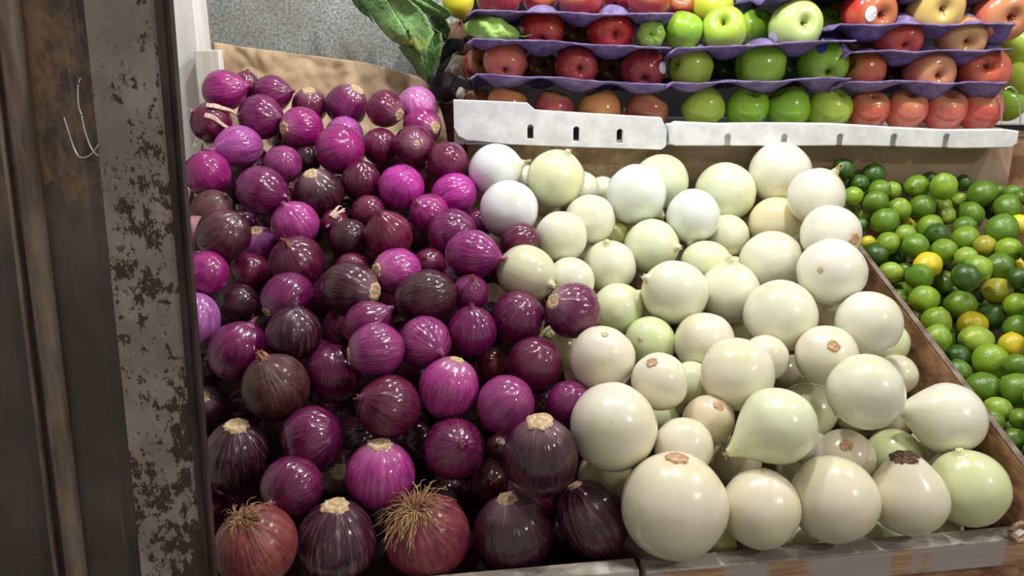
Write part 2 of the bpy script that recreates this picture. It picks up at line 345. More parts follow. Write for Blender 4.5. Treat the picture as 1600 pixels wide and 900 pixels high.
# crates
A = at(1000, 873, .84); B = at(1590, 823, .90)
ux = np.array([B[0]-A[0], B[1]-A[1], 0]); LEN = np.linalg.norm(ux); ux /= LEN; uy = np.array([-ux[1], ux[0], 0]); RZ = A[2]
def fr(o, u, v, z): return tuple(np.array([o[0], o[1], 0])+ux*u+uy*v+np.array([0, 0, z]))
def fbox(bm, o, u0, u1, v0, v1, z0, z1):
    bm.prism([fr(o, u0, v0, z0), fr(o, u1, v0, z0), fr(o, u1, v1, z0), fr(o, u0, v1, z0)], [fr(o, u0, v0, z1), fr(o, u1, v0, z1), fr(o, u1, v1, z1), fr(o, u0, v1, z1)])
def slope(bm, o, u0, u1, v0, v1, za, zb, th):                    # a board rising towards the back
    bm.prism([fr(o, u0, v0, za-th), fr(o, u1, v0, za-th), fr(o, u1, v0, za), fr(o, u0, v0, za)], [fr(o, u0, v1, zb-th), fr(o, u1, v1, zb-th), fr(o, u1, v1, zb), fr(o, u0, v1, zb)])
def crate(loc_o, name, label):
    r = empty(name, loc_o); tag(r, label, 'crate'); r['_'] = 1; del r['_']; return r
def cpart(bm, root, name, mat, bev=.0015):
    o = bm.obj(name, mat); o.parent = root; o.matrix_parent_inverse = Matrix.Translation(-root.location)
    if bev: bevel(o, bev)
    return o
wc = crate(Vector(fr(A, LEN/2, .2, RZ-.2)), 'wooden_crate', 'wooden crate with weathered front rail holding the white onions')
b = MB(); fbox(b, A, 0, LEN, -.022, 0, RZ-.034, RZ-.0015); cpart(b, wc, 'front_rail', M['rail'])
b = MB(); fbox(b, A, .0, LEN, -.0225, .0005, RZ-.003, RZ); cpart(b, wc, 'rail_top', M['railtop'], .0008)
b = MB(); fbox(b, A, .0, LEN, -.012, 0, RZ-.16, RZ-.036); cpart(b, wc, 'lower_board', M['crate'])
b = MB(); slope(b, A, .003, LEN-.006, .002, .455, RZ-.15, RZ+.10, .012); cpart(b, wc, 'floor_board', M['gapshade_wood'])
b = MB(); P1 = fr(A, LEN-.002, -.02, 0)
sd0 = np.array([.561, .7917]); 
def side(bm, th, dz=0, dth=0):
    p0 = np.array([.561, .785]); p1 = np.array([.499, 1.225]); nn = np.array([p1[1]-p0[1], -(p1[0]-p0[0])]); nn /= np.linalg.norm(nn)
    z0, z1 = Z(-.435), Z(-.240)
    Pp = [(p0[0], p0[1], z0-.2), (p1[0], p1[1], z1-.2), (p1[0], p1[1], z1), (p0[0], p0[1], z0)]
    if dz: Pp = [(p0[0], p0[1], z0), (p1[0], p1[1], z1), (p1[0], p1[1], z1+dz), (p0[0], p0[1], z0+dz)]
    bm.prism(Pp, [(x+nn[0]*th, y+nn[1]*th, z) for x, y, z in Pp])
side(b, .010); cpart(b, wc, 'side_board', M['crate'])
b = MB(); side(b, .008, .0035); cpart(b, wc, 'metal_strip', M['bead'], .0008)
# red onion crate
A2 = at(993, 869, .842)
rc = crate(Vector(fr(A2, -.4, .2, RZ-.2)), 'wooden_crate', 'wooden crate with pale front rail holding the red onions')
RL = .545
b = MB(); fbox(b, A2, -RL, -.002, -.022, 0, RZ-.036, RZ+.0); cpart(b, rc, 'front_rail', M['railtop'])
b = MB(); fbox(b, A2, -RL, -.002, -.012, 0, RZ-.16, RZ-.038); cpart(b, rc, 'lower_board', M['crate'])
b = MB(); slope(b, A2, -RL+.015, -.020, .002, .50, RZ-.17, RZ+.13, .012); slope(b, A2, -RL+.015, -.13, .5005, .665, RZ+.13, RZ+.22, .012); cpart(b, rc, 'floor_board', M['gapshade_wood'])
b = MB(); slope(b, A2, -RL, -RL+.014, .002, .665, RZ+.01, RZ+.40, .22); cpart(b, rc, 'side_board', M['whitewood'])
b = MB(); slope(b, A2, -.018, -.004, .002, .50, RZ-.06, RZ+.20, .12); cpart(b, rc, 'divider_board', M['gapshade_wood'])
# back boards under the foam boxes
YB = 1.285
bb = empty('back_panel', (.3, YB, 1.2)); tag(bb, 'brown board and cardboard backing below the foam fruit boxes', 'panel')
def bpart(x0, x1, name, mat, y):
    b = MB(); z1 = onY(1000, 223, YB)[2]
    b.box(onY(x0, 250, YB)[0], onY(x1, 250, YB)[0], y, y+.012, Z(-.75), z1-.0005); o = b.obj(name, mat); o.parent = bb; o.matrix_parent_inverse = Matrix.Translation(-bb.location)
bpart(731, 1030, 'mottled_board', M['board'], YB+.002); bpart(1030.5, 1583, 'cardboard_sheet', M['cardboard'], YB+.004)
ZS = onY(1000, 223, YB)[2]
b = MB(); b.box(-.055, .95, YB+.018, 1.72, 0, ZS-.0012); tag(bevel(b.obj('display_counter', M['crate'])), 'wooden counter carrying the foam boxes of apples', 'counter')
# lime crate
lc = crate(Vector((.7, 1.0, Z(-.6))), 'lime_crate', 'dark sloping crate filled with small green limes'); 
lf = [(.583, .84), (.74, .84), (.90, 1.255), (.53, 1.255)]; lz = [-.616, -.616, -.315, -.315]
b = MB(); b.prism([(x, y, Z(z-.015)) for (x, y), z in zip(lf, lz)], [(x, y, Z(z)) for (x, y), z in zip(lf, lz)]); cpart(b, lc, 'floor_board', M['gapshade_wood'])
b = MB(); b.prism([(.74, .84, Z(-.63)), (.90, 1.255, Z(-.33)), (.90, 1.255, Z(-.17)), (.74, .84, Z(-.49))], [(.752, .84, Z(-.63)), (.912, 1.255, Z(-.33)), (.912, 1.255, Z(-.17)), (.752, .84, Z(-.49))]); cpart(b, lc, 'side_board', M['crate'])
b = MB(); b.box(.585, .752, .827, .8395, Z(-.66), Z(-.515)); cpart(b, lc, 'front_board', M['crate'])
# stand under the crates
b = MB(); b.box(-.43, .90, .80, 1.22, 0, RZ-.195); tag(bevel(b.obj('wooden_stand', M['crate']), .004), 'rough dark wooden stand beneath the onion crates', 'stand')
b = MB(); b.tube(spline([at(1600, 818, .87), at(1588, 822, .872), at(1579, 832, .873), at(1590, 845, .872), at(1604, 838, .872)], 6), .0035, 8)
tag(b.obj('twine_knot', M['rope'], smooth=True), 'brown twine tied round the right front corner of the white onion crate', 'twine')

# ------------------------------------------------------------------ onions
# x, y, r (pixels), stretch along axis, end seen (S root scar, N neck, C cut neck, B none), axis dx, dy, colour, layer, look | place
RED = [
(351,141,31,1.12,'N',.9,.15,'m',0,'bright magenta|back row, against the whitewashed plank'),
(384,134,24,1.1,'N',.2,.9,'d',1,'small dark pointed|back row, tucked behind two larger ones at the kraft paper'),
(425,147,29,1.15,'N',.85,.1,'p',0,'glossy purple|back row, below the creased middle of the kraft paper'),
(407,183,34,1.0,'N',.8,-.05,'p',-.3,'round purple|second row, its dry neck turned right, near the whitewashed plank'),
(331,192,31,1.0,'H',-.75,.5,'d',0,'maroon|with a frayed cream husk strip, beside the white post'),
(373,229,32,1.2,'N',-.9,-.1,'l',-.2,'smooth lilac egg-shaped|with its reddish neck turned left, near the white post'),
(471,200,32,1.05,'S',-.78,0,'m',0,'striped magenta|with a round cream scar facing left, third row'),
(484,165,27,1.0,'S',0,.85,'d',.8,'half-hidden dark|back row, cream scar upward at the kraft paper'),
(542,164,32,1.02,'S',.5,.75,'p',0,'purple|back row, cream scar at top, centre of the kraft paper'),
(538,212,32,1.0,'B',.1,.5,'l',1,'pale pinkish-lilac|peeping over a glossy magenta one in the third row'),
(531,234,38,.98,'B',.5,.3,'m',0,'glossy magenta|in front of a pale pinkish one, third row'),
(442,257,29,.98,'B',.2,.6,'l2',.2,'small smooth lilac-purple|behind the round dark one with a scar on top'),
(325,272,36,1.03,'B',-.3,.6,'m',0,'bright wrinkled magenta|beside the steel post, above the brown-skinned ones'),
(408,297,37,1.07,'N',.8,-.3,'p',-.1,'large smooth purple|with a pinkish neck, right of the bright wrinkled magenta one'),
(498,302,38,1.03,'S',-.25,.78,'k',0,'dark streaked|with a tan scar at its upper left, upper middle of heap'),
(333,330,33,1.0,'N',.5,.6,'g',.6,'greyish brown|with a cream patch, behind the dull matt purple one'),
(349,368,41,1.0,'N',.6,.65,'g2',-.5,'dull matt purple-brown|large, beside the steel post'),
(306,365,27,1.0,'B',0,1,'pk',.8,'dusty pink|sliver beside the steel post, left of the dull matt one'),
(405,380,27,1.05,'S',-.1,.7,'l',.6,'lilac|with a broad cream scar on top, left of the striped lilac-magenta one'),
(461,351,38,.97,'N',-.35,.8,'m2',0,'lilac-magenta|finely striped, neck stub at upper left, above the brown-tipped one'),
(322,427,34,1.0,'B',.6,.3,'m',0,'shiny magenta|half cut off by the steel post, mid heap'),
(391,428,32,1.0,'B',.2,.7,'d',.7,'maroon|in shade behind the brown-tipped one'),
(464,410,42,.95,'N',-.3,.65,'d2',-.4,'dark purple|with a curled brown dry neck at its upper left'),
(594,229,28,1.0,'B',.1,.9,'d',.3,'maroon|small, between the glossy magenta and the pin-scarred ones'),
(602,170,29,1.0,'S',.75,-.35,'d',0,'maroon|back row, small pale scar at lower right'),
(652,166,31,1.0,'B',-.3,.8,'pk2',.5,'pale pink peeled|at the back right, against the curling kraft paper'),
(660,198,31,1.0,'S',.66,-.05,'m',.1,'magenta|with a round cream scar facing right, below the pale pink one'),
(647,227,31,.97,'S2',.12,.1,'d',-.4,'maroon|with a small star-shaped scar facing forward, back right'),
(700,253,32,1.0,'B',.3,.5,'d',.1,'dark maroon|furthest right of the back rows, below the foam box corner'),
(564,284,31,1.05,'N',.1,.9,'d2',.1,'maroon|with a peeling pink-edged collar, upper middle'),
(627,293,35,1.02,'B',.15,.6,'mm',0,'vivid pink-magenta|round, highlights on its front, upper right middle'),
(658,277,24,1.0,'B',0,1,'r',.9,'reddish|half hidden behind the vivid pink-magenta round one'),
(709,305,33,1.1,'B',.9,.4,'mm',0,'vivid magenta oval|right below the dark maroon one, beside the white onions'),
(671,334,32,1.0,'N',-.55,.5,'m',.1,'magenta|with a pink bent neck on its left side'),
(576,332,27,1.0,'B',.3,.6,'d',.5,'maroon|small, above the strongly ribbed maroon one'),
(524,348,24,1.0,'H',-.5,-.2,'d',.8,'dark|with whitish curled husk, in the gap right of the striped one'),
(545,373,31,1.0,'B',.7,.3,'k',.2,'very dark maroon|left of the strongly ribbed maroon one'),
(607,367,36,1.14,'N',-.25,.75,'r2',0,'strongly ribbed maroon-red|centre of the upper heap'),
(707,365,38,1.0,'B',.9,.3,'p',0,'shiny violet|left behind the large violet one touching the white onions'),
(747,350,24,1.0,'B',.3,.7,'d',.9,'maroon|sliver beside the white onions, behind two violet ones'),
(739,397,37,1.2,'N',.92,-.15,'v',-.4,'large violet oval|with a dark neck pointing right at the white onions'),
(812,378,29,1.12,'B',.8,.5,'d2',0,'maroon glossy|nestled among the white onions beneath the second white one'),
(620,425,37,1.06,'S',-.82,.05,'m2',-.1,'lilac-magenta striped|with a tan scar facing left, above the darkest brown one'),
(672,413,25,1.0,'N',-.3,.4,'d',.8,'maroon|small, orange tip, in a gap above the very dark brown one'),
(550,422,27,1.0,'B',.2,.7,'d',1.0,'maroon|mostly hidden behind the dark brown one with a tan scar at right'),
(547,452,43,1.08,'S',.82,-.15,'k2',0,'dark brown-purple|large, tan scar at its right end, mid heap'),
(665,464,42,1.15,'B',.95,.2,'k',-.2,'very dark brown|large oval, streaked sheen, centre of the heap'),
(735,458,28,1.04,'N',.1,.7,'p',.5,'purple|with a twisted pinkish stem, behind the purple ones near the white onions'),
(573,504,33,1.2,'N',.85,.45,'p',.1,'maroon-purple oval|below the tan-scarred dark brown one'),
(738,518,38,1.04,'N',0,.85,'p',-.1,'round purple|with its wrinkled neck at the top, centre right'),
(810,496,42,.98,'B',.4,.6,'p2',0,'dark magenta|left of the scarred one lying on the white onions'),
(895,485,44,1.0,'S',-.70,.28,'p2',-.8,'glossy dark magenta|with a pale scar, lying out on the white onions'),
(588,546,42,1.03,'S3',-.97,-.1,'l2',-.3,'lilac-purple|fine lines running sideways, centre of the heap'),
(663,535,41,1.0,'N',.55,-.4,'l2',0,'lilac-purple|with a pointed pale neck at its lower right'),
(770,570,24,1.0,'N',.8,.1,'r',1.0,'small reddish|deep in the gap left of the round maroon one'),
(835,571,43,1.03,'B',.3,.6,'d2',-.1,'maroon|round, dull sheen, beside the white onions, right middle'),
(701,606,46,1.05,'S3',.3,.88,'m2',-.3,'mottled lilac-magenta|with a cream fringe at its top, centre right'),
(608,635,48,1.0,'N',-.8,.3,'d2',-.1,'dark maroon|with wrinkled skin at its left, below the sideways-lined one'),
(790,633,45,1.0,'B',.5,.5,'l2',-.1,'smooth lilac-purple|round, behind the very dark one with its scar up'),
(303,500,39,1.12,'B',0,1,'pk3',0,'pale lilac|half hidden by the steel post, above a dark gap'),
(373,477,33,1.0,'B',.4,.5,'k',.5,'blackish brown|in shade between the pale lilac and the ribbed purple ones'),
(449,464,38,1.15,'S3',-.75,-.5,'p',0,'purple|with a cream root patch at its lower left, sheen on its top'),
(460,521,42,1.0,'N',.1,.9,'k3',-.3,'brown-purple|with fine upright lines, left middle of the heap'),
(371,549,43,1.1,'N',.5,.8,'p',-.1,'tall purple|left of the one with an orange-brown dry neck'),
(432,606,51,1.04,'N',-.3,.85,'g3',-.5,'brownish maroon|with an orange-brown dry neck, left side'),
(520,584,42,1.08,'B',-.1,1,'p2',.1,'dark magenta|right of the one with an orange-brown dry neck'),
(488,684,48,1.0,'B',.8,.2,'p2',.0,'dark purple|round with bright sheen, behind the plain magenta-maroon one'),
(371,713,52,1.12,'S',.05,.80,'k3',-.3,'dark purple-brown striped|egg-shaped, flat tan scar on top, beside the steel post'),
(457,760,47,1.0,'N',-.62,-.45,'p2',-.2,'magenta-maroon|with a shrivelled neck at lower left, above the front row'),
(594,741,53,1.02,'S',.05,.86,'m2',-.3,'bright lilac-magenta|with a broad tan scar on top, second row from front'),
(400,852,63,.96,'R',-.25,.72,'b',-.5,'brown-red papery|with short hairy roots, leftmost in the front row'),
(526,845,61,1.06,'S',.03,.80,'k3',-.4,'dark|with a large cream scar on top, front row between the hairy-rooted ones'),
(667,836,66,.94,'R',-.3,.62,'b2',-.6,'brown-red papery|with a big mop of hairy roots, front row'),
(800,832,60,1.03,'S',-.12,.83,'k4',-.3,'blackish brown papery|scar on top, right of the mop-rooted one'),
(926,811,53,1.14,'S3',-.5,.8,'k5',-.4,'maroon|with pale upright stripes, rightmost in the front row'),
(845,712,58,1.1,'S',-.05,.82,'k4',-.4,'very dark|large with flat cream scar on top, below the round lilac-purple one'),
(709,701,47,1.0,'N',.25,.12,'p2',-.1,'dark magenta|with a pink dry neck facing forward'),
(763,752,31,1.0,'N',.1,-.1,'r3',1.0,'small dark red|in the gap left of the very dark scarred one'),
(783,699,22,1.0,'N',-.3,.2,'r3',1.3,'small brown|deep between the pink-necked and the very dark ones'),
(890,631,36,.95,'B',.2,.6,'p',.6,'bright magenta|tucked under the first big white onion'),
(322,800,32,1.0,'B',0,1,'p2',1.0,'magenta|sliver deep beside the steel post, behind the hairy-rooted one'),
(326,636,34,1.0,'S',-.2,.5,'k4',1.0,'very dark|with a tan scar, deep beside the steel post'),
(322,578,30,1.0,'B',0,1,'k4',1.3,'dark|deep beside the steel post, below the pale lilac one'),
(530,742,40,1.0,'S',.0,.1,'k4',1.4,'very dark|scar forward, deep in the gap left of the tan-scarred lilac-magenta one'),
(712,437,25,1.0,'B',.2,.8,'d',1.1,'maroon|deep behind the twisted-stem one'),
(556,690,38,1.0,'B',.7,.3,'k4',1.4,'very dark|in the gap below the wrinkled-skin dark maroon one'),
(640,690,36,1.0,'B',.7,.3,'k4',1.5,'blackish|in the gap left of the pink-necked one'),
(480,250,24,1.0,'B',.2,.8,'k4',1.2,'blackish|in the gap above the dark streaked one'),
]
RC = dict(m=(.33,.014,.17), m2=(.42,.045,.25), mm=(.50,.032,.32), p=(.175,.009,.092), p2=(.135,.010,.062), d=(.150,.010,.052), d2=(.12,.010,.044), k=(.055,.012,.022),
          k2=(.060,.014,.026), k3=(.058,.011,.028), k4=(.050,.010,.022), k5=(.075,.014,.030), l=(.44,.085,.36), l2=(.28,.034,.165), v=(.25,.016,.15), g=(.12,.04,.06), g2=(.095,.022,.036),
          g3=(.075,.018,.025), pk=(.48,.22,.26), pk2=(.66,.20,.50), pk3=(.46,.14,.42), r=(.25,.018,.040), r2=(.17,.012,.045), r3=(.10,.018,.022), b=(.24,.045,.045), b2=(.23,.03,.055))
WHITE = [
(774,267,41,1.0,'N',.93,.25,'c',0,'bluish white|furthest left at the back, beside the red onions'),
(795,328,45,1.0,'B',.1,.6,'c',-.2,'bluish white|second row, left edge, above a maroon onion'),
(868,280,44,1.02,'N',.35,.8,'y',0,'white|yellow-green underneath, back row, right of the bluish one'),
(907,297,30,1.0,'B',0,1,'w',.9,'white|sliver behind the yellow-green bottomed one at the back'),
(855,318,22,1.0,'B',0,1,'yy2',1.6,'yellowish|deep in the gap below the second one of the back row'),
(823,281,22,1.0,'B',0,1,'w',1.3,'small white|between the first two of the back row'),
(876,371,40,1.0,'B',.4,.6,'w',-.1,'round white|right above the grey-green dull one'),
(921,344,40,1.02,'B',.2,.6,'w',0,'round white|in the second row, right of the left pair'),
(993,304,46,1.0,'N',.8,-.6,'c2',0,'large bright white|near the back board, left of centre'),
(1032,284,42,1.0,'B',.3,.7,'gr',.6,'greenish white|behind the large bright one at the back'),
(940,297,23,1.0,'B',0,1,'w',1.2,'small white|peeping out left of the large bright one'),
(1018,385,42,1.0,'N',.85,.0,'gr',.1,'pale greenish|with freckles, below the large bright one'),
(952,417,41,1.03,'N',-.1,.8,'w',.2,'cream|wide, left of the pale greenish one'),
(822,427,43,1.1,'N',.75,-.35,'dg',-.1,'dull grey-green|with a thin twisted stem, at the border to the red onions'),
(891,440,37,1.0,'B',.2,.8,'w',.6,'white|tucked between the dull grey-green and the scarred red one'),
(963,369,22,1.0,'B',0,1,'yy',1.2,'yellow|deep in the gap above the wide cream one'),
(1083,337,41,1.0,'N',-.05,-.93,'c2',-.4,'bluish white|with its neck pointing down, upper middle'),
(1133,301,45,1.04,'B',-.6,.5,'gr',.1,'greenish white|back row centre, right of the bluish one'),
(1218,270,48,1.0,'B',.3,.8,'w2',.3,'large cream|topmost one, highest against the cardboard'),
(1275,307,43,1.0,'N',.5,.8,'w2',-.6,'white|with a husk tip pointing up toward the limes'),
(1213,349,40,1.06,'B',.9,.1,'yy2',.6,'yellowish cream|below the topmost one'),
(1298,366,45,1.03,'S4',.75,-.1,'w2',-.1,'white|with a tan scar on its right, beside the limes'),
(1299,425,51,1.0,'S5',-.3,.05,'w2',-.3,'large white|at the top end of the side board'),
(1136,369,37,1.0,'B',.3,.7,'w',.6,'white|behind the large cream pair, centre back'),
(1205,411,48,1.02,'B',.2,.8,'w',.1,'large smooth white|left of the one at the top end of the side board'),
(1102,414,38,1.1,'N',.75,.3,'gr2',.4,'yellow-green|with a brown tip at its right, upper middle'),
(1140,458,46,1.04,'N',0,.9,'w',0,'white|with its neck on top, touching the brown tipped yellow-green one'),
(1055,457,49,1.05,'N',-.8,.35,'w',-.8,'large white|with brown-dotted tip at left, centre of the heap'),
(965,484,41,1.02,'N',.75,.6,'gr2',.3,'greenish|right of the scarred red onion'),
(1015,535,41,1.0,'S5',-.35,.1,'gg',.3,'pale green|with a faint pinkish scar, centre'),
(941,562,50,1.08,'S5',.05,.7,'w3',-.1,'creamy white wide|right of the maroon round onion'),
(1031,596,43,1.07,'S4',-.3,.6,'w3',-.1,'cream|with an orange scar, left of centre'),
(1101,535,46,1.0,'B',-.5,.5,'w3',.1,'smooth cream|above the largest middle one'),
(1152,585,56,1.0,'B',.1,.6,'w3',-.5,'very large smooth white|in the middle of the heap'),
(1219,493,55,.98,'B',-.2,.6,'w',-.1,'very large white|right of the one with its neck on top'),
(1357,505,49,1.0,'B',.6,.4,'w2',0,'white|against the side board, upper of three'),
(1291,556,46,1.0,'S4',.2,.35,'w3',0,'white|with a big tan scar facing forward, right of centre'),
(1195,560,35,1.05,'B',.4,.6,'w3',.5,'white|behind the very large smooth one in the middle'),
(1353,612,57,1.0,'B',.1,.7,'w',-.1,'large white|against the side board, middle of three'),
(958,667,67,1.0,'S5',-.05,.1,'w3',-.2,'very large cream|at the border above the front row, left'),
(1068,698,46,1.0,'B',.2,.7,'w3',.35,'cream|right of the very large border one, behind the biggest'),
(1212,667,59,1.06,'T',-.78,-.6,'gw',-.1,'pear-shaped white|with its neck pointing down left'),
(1053,789,81,1.0,'S4',0,.86,'w4',-.7,'biggest white|in front row, scar on top, leftmost'),
(1188,794,59,1.04,'S5',0,.9,'w4',-.7,'cream|second in the front row, right of the biggest'),
(1302,780,68,1.0,'B',.1,.9,'w4',-.6,'large white|third in the front row, under the pear-shaped one'),
(1419,773,59,1.10,'C',-.2,.85,'w4',-.3,'tapered white|with a dark brown cut top, fourth in the front row'),
(1513,763,60,1.0,'N5',-.3,.8,'gs',-.3,'white|with a green stained patch, rightmost in the front row'),
(1478,653,54,1.08,'T',-.93,.0,'w2',-.4,'white drop-shaped|with its neck pointing left, against the side board'),
(1320,716,44,.98,'S4',.0,.45,'w4',.2,'small cream|with an orange scar, behind the third in the front row'),
(1395,715,43,1.0,'B',.3,.6,'gg',.6,'pale green|behind the tapered brown-topped one'),
(1262,641,42,1.08,'S4',.88,.15,'gg2',.2,'greenish white|with a brown ring at its right end'),
(1107,657,40,1.08,'S4',.3,.55,'bg',.2,'beige|with a brown spotted end, left of the pear-shaped one'),
(1080,600,40,1.0,'B',.3,.7,'gr2',.8,'pale yellow-green|behind the orange-scarred cream one'),
(1241,587,32,1.0,'B',.3,.7,'bg',1.0,'beige|in shade below the very large white one, right of centre'),
(1296,492,33,1.0,'B',.3,.7,'bg',1.0,'beige|in shade below the large one at the side board end'),
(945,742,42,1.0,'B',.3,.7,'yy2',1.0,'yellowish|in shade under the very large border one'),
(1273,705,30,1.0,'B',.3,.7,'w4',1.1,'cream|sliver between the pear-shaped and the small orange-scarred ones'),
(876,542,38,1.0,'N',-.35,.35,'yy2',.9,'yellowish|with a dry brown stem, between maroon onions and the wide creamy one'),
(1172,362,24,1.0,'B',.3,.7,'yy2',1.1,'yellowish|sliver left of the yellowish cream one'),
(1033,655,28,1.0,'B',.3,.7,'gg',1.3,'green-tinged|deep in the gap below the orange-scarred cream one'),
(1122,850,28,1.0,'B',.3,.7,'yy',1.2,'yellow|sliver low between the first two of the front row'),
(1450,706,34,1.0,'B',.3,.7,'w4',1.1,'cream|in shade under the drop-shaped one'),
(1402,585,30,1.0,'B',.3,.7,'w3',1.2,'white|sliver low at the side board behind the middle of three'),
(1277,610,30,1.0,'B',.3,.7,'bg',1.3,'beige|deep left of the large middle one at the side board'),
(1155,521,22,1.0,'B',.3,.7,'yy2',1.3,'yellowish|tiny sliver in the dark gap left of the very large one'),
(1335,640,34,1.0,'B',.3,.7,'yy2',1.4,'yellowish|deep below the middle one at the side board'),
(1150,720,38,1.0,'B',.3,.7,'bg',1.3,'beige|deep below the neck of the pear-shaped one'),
]
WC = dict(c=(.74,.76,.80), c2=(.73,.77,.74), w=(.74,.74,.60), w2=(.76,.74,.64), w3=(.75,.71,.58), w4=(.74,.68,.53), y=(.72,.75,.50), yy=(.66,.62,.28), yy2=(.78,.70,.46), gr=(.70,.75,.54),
          gr2=(.72,.76,.52), gg=(.64,.72,.42), gg2=(.74,.78,.56), dg=(.62,.63,.44), gw=(.70,.74,.52), gs=(.64,.70,.40), bg=(.72,.62,.45))  # w3, w4 and bg hold warm bounce and shade, c the cool lamplight
# limes: x, y, r in photo pixels, shade
LZ1 = [(120,145,70,0),(320,185,80,0),(225,245,65,0),(130,240,50,0),(360,290,76,1),(445,290,60,2),(610,265,85,3),(700,215,60,0),(790,265,87,3),(925,240,62,0),(185,330,68,3),(335,365,78,1),(150,400,54,1),(490,420,80,3),(645,405,83,1),(785,400,60,3),(900,350,60,2),(1045,315,95,1),(1150,300,60,1),(1255,310,60,1),(1220,400,88,1),(1320,340,48,1),(255,455,58,2),(395,495,93,1),(235,520,52,0),(810,460,60,2),(970,450,88,1),(930,540,80,1),(700,540,88,3),(745,590,86,0),(935,620,95,3),(1180,555,105,1),(1290,520,75,4),(285,640,52,4),(420,645,82,3),(530,590,76,2),(600,660,85,1),(325,725,85,0),(790,700,87,3),(1065,665,75,5),(1225,690,90,3),(685,790,95,4),(945,740,72,2),(1020,815,90,3),(1170,800,95,1),(1300,800,62,4),(440,840,72,2),(380,840,62,1),(630,870,90,1),(940,870,92,0),(800,890,60,2),(1290,880,70,0),(560,530,58,5),(480,740,60,0),(1140,900,60,3)]
LZ2 = [(380,125,38,1),(185,185,42,1),(290,190,65,3),(365,215,30,1),(615,155,65,5),(450,215,65,3),(530,180,27,0),(700,215,55,3),(590,270,62,0),(250,270,30,0),(345,290,68,3),(505,305,65,4),(700,315,56,1),(345,365,62,3),(420,365,36,0),(520,375,72,2),(680,395,60,4),(435,450,65,0),(585,465,78,3),(700,480,52,1),(440,515,60,1),(550,585,78,1),(615,570,36,2),(705,590,75,1),(620,675,58,2),(580,725,58,1),(715,715,46,3),(680,810,56,1),(650,865,36,0),(725,850,38,3),(655,750,30,0)]
LIMES = [(1290+x/4.287, 230+y/4.287, r/4.287*1.0, c) for x, y, r, c in LZ1]+[(1340+x/2.812, 400+y/2.812, r/2.812, c) for x, y, r, c in LZ2]
LIMES += [(1622,300,20,1),(1625,345,20,3),(1618,395,20,0),(1628,440,21,1),(1624,490,21,3),(1626,530,20,1),(1630,575,22,1),(1622,620,21,3),(1625,665,20,0),(1620,705,20,1)]
LCOL = [(.034,.100,.012), (.095,.205,.018), (.230,.370,.050), (.165,.300,.022), (.560,.520,.025), (.330,.350,.035)]
LNAME = ['dark green', 'mid green', 'pale green', 'bright green', 'yellow', 'olive yellow']

def dsurf(y): return 1/(.769+.000555*(y-140))
def dlime(y): return 1/(.800+.00044*(y-290))
items = []
for k, r in enumerate(RED): items.append(['r', k, r[0], r[1], r[2]*1.025*(1+.35*(r[3]-1)), dsurf(r[1]), r[8]])
for k, r in enumerate(WHITE): items.append(['w', k, r[0], r[1], r[2]*1.025*(1+.35*(r[3]-1)), dsurf(r[1]), r[8]])
NM = len(items)
for k, r in enumerate(LIMES): items.append(['l', k, r[0], r[1], r[2]*1.01, dlime(r[1]), 0 if r[2] > 15 else .6])
X = np.array([i[2] for i in items]); Yp = np.array([i[3] for i in items]); RP = np.array([i[4] for i in items]); D0 = np.array([i[5] for i in items]); LY = np.array([i[6] for i in items])
D0 = D0 + LY*np.where(LY > .5, np.maximum(RP, 36), RP)*D0/F*1.0
R3 = np.stack([ray(a, c) for a, c in zip(X, Yp)]); fam = np.array([0 if i[0] in 'rw' else 1 for i in items])
SP0 = np.array([.561, .785]); SN = np.array([.440, .062]); SN /= np.linalg.norm(SN)
isw = np.array([i[0] == 'w' for i in items]); isr = np.array([i[0] == 'r' for i in items])
RB = RP*np.array([max(1, (RED if i[0] == 'r' else WHITE)[i[1]][3])/(1+.35*((RED if i[0] == 'r' else WHITE)[i[1]][3]-1)) if i[0] in 'rw' else 1 for i in items])
def bounds(D):
    P = ORG+R3*D[:, None]; r = RB*D/F*1.012
    h = P[:, 2]-RZ; dist = np.where(isr, (P-A2)@uy, (P-A)@uy)                             # inner face of the front rails
    need = np.where(h < r, np.sqrt(np.maximum(r*r-np.maximum(h, 0)**2, 0)), 0)
    D = np.where((fam == 0) & (dist < need), D+(need-dist)*.9, D)
    lim = np.where(isw, 1.282, np.where(isr, np.where(X < 690, 1.345, 1.30), 1.282))
    over = P[:, 1]+r-lim; D = np.where(over > 0, D-over, D)
    P = ORG+R3*D[:, None]; sd = (P[:, :2]-SP0)@SN; k_ = R3[:, :2]@SN     # either side of the side board
    top = Z(-.435)+(P[:, 1]-.785)*.443+.004; low = P[:, 2] < top+r*.6
    D = np.where(isw & low & (sd > -r), D-np.clip((sd+r)/np.maximum(k_, .2), 0, .02), D)
    D = np.where((fam == 1) & low & (sd < r+.010), D+np.clip((r+.010-sd)/np.maximum(k_, .2), 0, .02), D)
    return D
def relax(D, it=1500, fixed=None):
    n = len(D)
    for k in range(it):
        P = R3[:n]*D[:, None]; Rw = RP[:n]*D/F*1.015
        dv = P[:, None]-P[None]; dist = np.sqrt((dv**2).sum(-1))+1e-9
        pen = Rw[:, None]+Rw[None]-dist; np.fill_diagonal(pen, -1)
        I, J = np.where(pen > 0)
        m = I < J; I, J = I[m], J[m]
        step = np.zeros(n); cnt = np.zeros(n)+1e-9
        if len(I):
            s = np.sign(D[I]-D[J]+(D0[I]-D0[J])*.5+1e-6); lat = np.abs(D[I]-D[J])/dist[I, J]
            amt = np.minimum(pen[I, J]/np.maximum(lat, .30), .012)*.35
            np.add.at(step, I, s*amt); np.add.at(step, J, -s*amt)
        step += (D0-D)*.004
        D = D+step
        if k % 4 == 0: D = bounds(D)
    for k in range(8): D = bounds(D)
    return D
